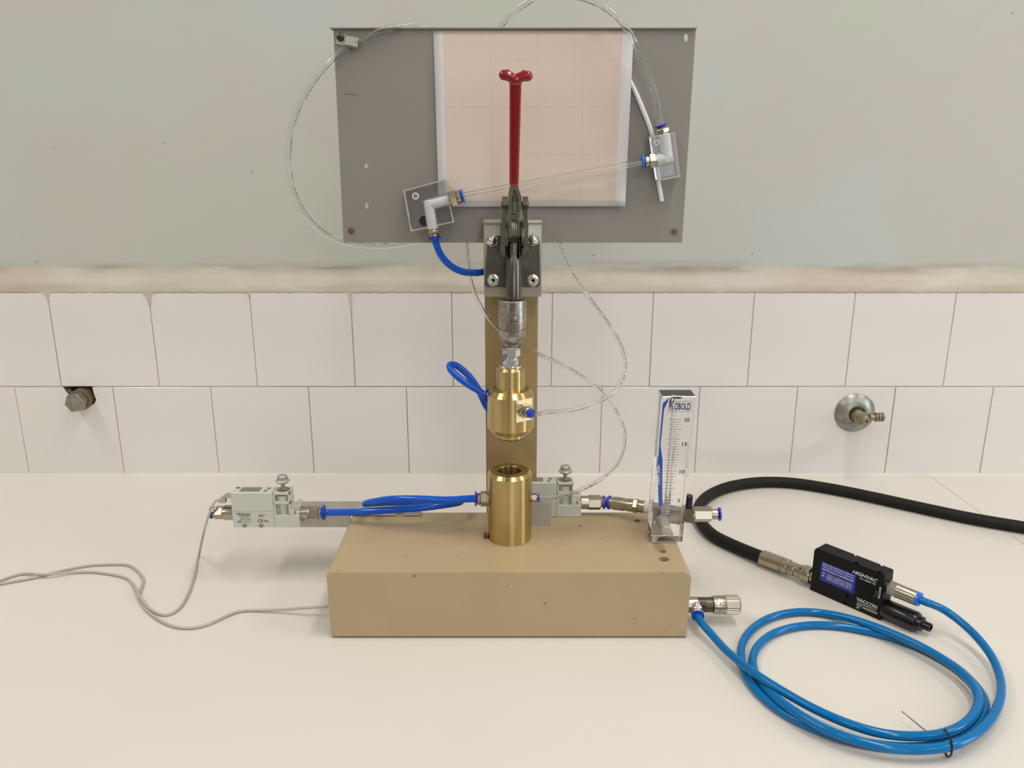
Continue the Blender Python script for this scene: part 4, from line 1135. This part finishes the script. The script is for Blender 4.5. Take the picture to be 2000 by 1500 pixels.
obj('badge', g, mat('grey print', (150, 148, 140), .5), ve, flat=True)
text('VACUUM', E(.0812, -.0001, .0245), Z, -U, .0140, inkwhite, ve, height=.0022)
# triangle emblem
g = G()
def tri(pts): g.prism([E(u, -.0001, z) for u, z in pts], -Wd*.00005)
tri([(.0745, .0240), (.0750, .0240), (.0768, .0330), (.0763, .0330)]); tri([(.0763, .0330), (.0768, .0330), (.0790, .0250), (.0785, .0250)])
obj('emblem', g, mat('dim grey print', (100, 100, 100), .5), ve, flat=True)
# silencer
g = G().lathe(E(LE-.001, TE/2, .0112), U, [(0, .0098), (.002, .0108), (.0345, .0108), (.0365, .0098), (.0372, .0080), (.0415, .0078), (.042, .0070), (.0425, .0048), (.0500, .0046), (.0502, .0032), (.046, .0030), (.046, 0)], 36)
obj('silencer', g, blackg, ve, label='black cylindrical silencer')
# supply fitting
pS = E(LE, TE/2, .0375); e_s = None
g = G().cyl(pS-U*.001, pS+U*.0015, .0060); g.hexp(pS+U*.0015, pS+U*.0105, .0088, start=.5)
g.lathe(pS+U*.0105, U, [(0, .0080), (.001, .0076), (.0200, .0076), (.0212, .0068)], 30); sf = obj('push_fitting', g, nickel, ve)
g = G().lathe(pS+U*.0315, U, [(0, .0046), (.0002, .0075), (.0026, .0075), (.0030, .0048)]); obj('release_collar', g, blueb, sf, label='blue release collar')
ej_end = pS+U*.0343
# inlet coupling to the hose (left)
pH = on(1489, 1089, .0100)
pI = E(0, TE/2, .0130); dI = (pH-pI); LI = dI.length; dI.normalize()
g = G().lathe(pI-dI*.001, dI, [(0, .0075), (.005, .0075), (.0052, .0092), (.0060, .0100), (.0150, .0104), (.0165, .0098), (.0168, .0080), (.0178, .0080), (.0180, .0086), (.0240, .0082), (.0242, .0066), (.0270, .0066)], 30)
cp = obj('quick_coupling', g, nickel, ve)
g = G().lathe(pI+dI*.0255, dI, [(0, .0078), (.0008, .0086), (.0080, .0086), (.0088, .0078)], 8)
g.lathe(pI+dI*.0340, dI, [(0, .0088), (.0006, .0094), (.0070, .0094), (.0072, .0088), (.0082, .0088), (.0084, .0096), (LI-.0345, .0098)], 30)
obj('hose_ferrule', g, nickel, cp)
g = G()
a_ = V((0, 0, 1)); 
g.box((-.0007, -.0040, -.0005), (.0007, .0040, .0006), 0, Matrix.Translation(pI+dI*.0150+V((-.004, -.005, .0072))) @ Matrix.Rotation(.6, 4, 'Z'))
obj('locking_slot', g, darkhole, cp)

# black hose
z_ = .0082
pts = [on(2260, 1068, z_), on(2120, 1050, z_), on(2000, 1030, z_), on(1900, 1013, z_), on(1800, 992, z_), on(1700, 970, z_), on(1620, 954, z_), on(1545, 943, z_), on(1480, 942, z_), on(1420, 952, z_), on(1380, 971, z_), on(1364, 994, z_),
       on(1368, 1018, z_), on(1392, 1045, z_), on(1435, 1067, z_), pH, pH-dI*.008]
tubing('black_hose', pts, .0080, rubber, 'thick black rubber hose curving over the bench behind the flow meter', cat='hose', seg=18, sub=12)

# azure coil tube ---------------------------------------------------------
drv = df.normalized()
c1 = [(1388, 1237, .012), (1412, 1264, .010), (1440, 1289, .012), (1478, 1318, .0150), (1535, 1354, .0135), (1595, 1387, .012), (1655, 1413, .0115), (1715, 1431, .0115), (1775, 1438, .0120), (1835, 1434, .0125), (1882, 1415, .0130), (1908, 1383, .0130), (1908, 1352, .0130),
      (1881, 1316, .0130), (1820, 1274, .0130), (1745, 1238, .0125), (1670, 1211, .009), (1610, 1198, .0048), (1556, 1195, .0045), (1505, 1206, .0045), (1467, 1230, .0043), (1449, 1259, .0043), (1448, 1289, .0043), (1458, 1322, .0043), (1482, 1354, .0043), (1520, 1386, .0043), (1568, 1413, .0043), (1625, 1435, .0043),
      (1700, 1453, .0043), (1775, 1460, .0043), (1840, 1453, .0043), (1893, 1430, .0043), (1920, 1400, .0043), (1924, 1372, .0043), (1906, 1340, .0043), (1868, 1304, .0043), (1805, 1268, .0043), (1745, 1246, .0043), (1685, 1231, .0043), (1628, 1222, .0043), (1568, 1222, .0043), (1513, 1236, .0043), (1480, 1262, .0043), (1470, 1292, .0043), (1482, 1328, .0052),
      (1520, 1366, .0110), (1568, 1400, .0125), (1625, 1430, .0125), (1700, 1454, .0125), (1775, 1464, .0125), (1850, 1459, .0125), (1894, 1441, .0125), (1934, 1406, .0120), (1954, 1362, .0110), (1952, 1318, .0110), (1931, 1273, .0140), (1892, 1228, .0200), (1844, 1191, .0280)]
pts = [rv_end-drv*.003, rv_end+drv*.003] + [on(x, y, z) for x, y, z in c1] + [ej_end+U*.006, ej_end-U*.003]
tubing('azure_tube', pts, .0041, azure_tube, 'coiled azure blue tube on the bench in the lower right corner', seg=16, sub=8, smooth=3)
# cable tie round the coil
ct = thing('cable_tie', 'thin black cable tie bundling the coiled azure tube', 'cable tie', on(1850, 1445, 0))
cA = on(1845, 1434, .0125); cB = on(1858, 1462, .0125)
mid = (cA+cB)/2; dab = (cB-cA).normalized(); up = V((0, 0, 1))
lp = [mid-dab*.0115+up*.0000, mid-dab*.0096+up*.0042, mid-dab*.0040+up*.0054, mid+dab*.0045+up*.0054, mid+dab*.0092+up*.0040, mid+dab*.0108, mid+dab*.0098-up*.0060, mid+dab*.004-up*.0118, mid-dab*.004-up*.0118, mid-dab*.0105-up*.0060]
g = G().tube(lp, .0009, 8, 6, closed=True); obj('loop', g, blackg, ct)
g = G().tube([mid-dab*.0122, on(1828, 1438, .006), on(1812, 1430, .006), on(1788, 1411, .008), on(1761, 1389, .010)], .0009, 6, 6, rad=lambda t: 1-.55*t); obj('tail', g, blackg, ct)

# grey signal cables ------------------------------------------------------
zc3 = .0020
k = 2.857
A1 = [(1110, 100, .002), (1088, 200, .002), (1040, 335, .002), (985, 408, .002), (925, 432, .002), (855, 412, .002), (805, 365, .0045), (770, 315, .0055), (742, 262, .002), (712, 230, .002), (650, 210, .002), (500, 191, .002), (380, 195, .0035), (250, 206, .0055), (120, 202, .002), (0, 240, .002), (-150, 300, .002)]
plug = V((plf.x-.0145, plf.y-.004, zpl-.0028))
pts = [plug, at(421, 978, .872), at(414, 992, .870), at(405, 1015, .869), at(397, 1045, .866)] + [on(x/k, 1050+y/k, z) for x, y, z in A1]
tubing('grey_cable', pts, .0015, cable, 'grey cable hanging from the left flow switch and running off left', cat='cable', seg=10, sub=8)
A2 = [(1832, 385, .012), (1700, 392, .010), (1600, 400, .006), (1480, 405, .003), (1350, 409, .002), (1280, 430, .002), (1150, 488, .002), (1050, 505, .002), (950, 490, .002), (840, 425, .0020), (778, 345, .0020), (785, 290, .002), (800, 240, .002), (770, 188, .002), (708, 152, .002), (600, 150, .002), (480, 158, .002), (300, 195, .002), (200, 222, .002), (0, 258, .002), (-150, 290, .002)]
tubing('grey_cable', [on(x/k, 1050+y/k, z) for x, y, z in A2], .0015, cable, 'grey cable entering the left side of the beige box', cat='cable', seg=10, sub=8)

# ------------------------------------------------------------------ pipe fittings in the wall
pc = at(161, 777, YW)
wp = thing('capped_pipe', 'hexagonal pipe plug in a broken hole of the left tiles', 'pipe plug', (pc.x, YW, pc.z-.02))
g = G().lathe((pc.x, YW+.045, pc.z-.0010), (0, -1, 0), [(0, .0165), (.040, .0165), (.052, .0165), (.053, .0150), (.053, .0125)], 36); obj('pipe_end', g, rust, wp)
g = G().cyl((pc.x, YW-.006, pc.z-.001), (pc.x, YW-.013, pc.z-.001), .0125)
g.hexp((pc.x, YW-.012, pc.z-.001), (pc.x, YW-.026, pc.z-.001), .0150, .0008, start=.15); obj('hex_plug', g, tarn, wp)
g = G()
for k_ in range(7):
    g.sph((HX0+.006+.003*random.random()+k_*.002, YB+.004, HZ1-.008-.003*k_), .0042, 8, (1, .9, .8))
obj('plaster_debris', g, rust, wp)
pc = at(1669, 806, YW)
gt = thing('gas_outlet', 'tarnished gas outlet with round rosette and ribbed nozzle on the right tiles', 'outlet', (pc.x, YW, pc.z-.03))
R_ = S(39, 806, YW)
g = G().lathe((pc.x, YW, pc.z), (0, -1, 0), [(0, R_), (.0010, R_), (.0050, R_*.86), (.0085, R_*.62), (.0100, R_*.46), (.0100, R_*.40), (.0040, R_*.38)], 48); obj('rosette', g, tarn, gt)
g = G().cyl((pc.x, YW+.002, pc.z-.001), (pc.x, YW-.020, pc.z-.001), .0115, 28, .0100, bev=.0008)
g.sph((pc.x+.001, YW-.022, pc.z-.002), .0110, 18); obj('outlet_pipe', g, tbrass, gt)
pv = at(1692, 822, YW-.046)
g = G().cyl((pc.x+.001, YW-.022, pc.z-.002), pv+V((0, .012, 0)), .0085, 24, .0080); g.cyl(pv+V((0, .012, 0)), pv, .0072, 20, .0062, bev=.0008); vb_ = obj('valve_stem', g, tbrass, gt)
g = G().cyl(pv+V((.001, -.0001, -.001)), pv+V((.001, -.0006, -.001)), .0016, 12); obj('stem_hole', g, darkhole, vb_)
nz = at(1698, 815, YW-.034); ne = at(1728, 814.5, YW-.034); dn = ne-nz; LN = dn.length
pr = [(0, .0052)]; n_ = 3
pr += [(LN*.35, .0046)]
for i in range(n_):
    t_ = LN*(.35+.21*i); pr += [(t_+.0005, .0068), (t_+LN*.13, .0068), (t_+LN*.17, .0050)]
g = G().cyl((pc.x+.003, YW-.022, pc.z-.003), nz+dn*.1, .0075, 20, .0060); g.lathe(nz, dn, pr, 24); obj('hose_nozzle', g, tbrass, gt)
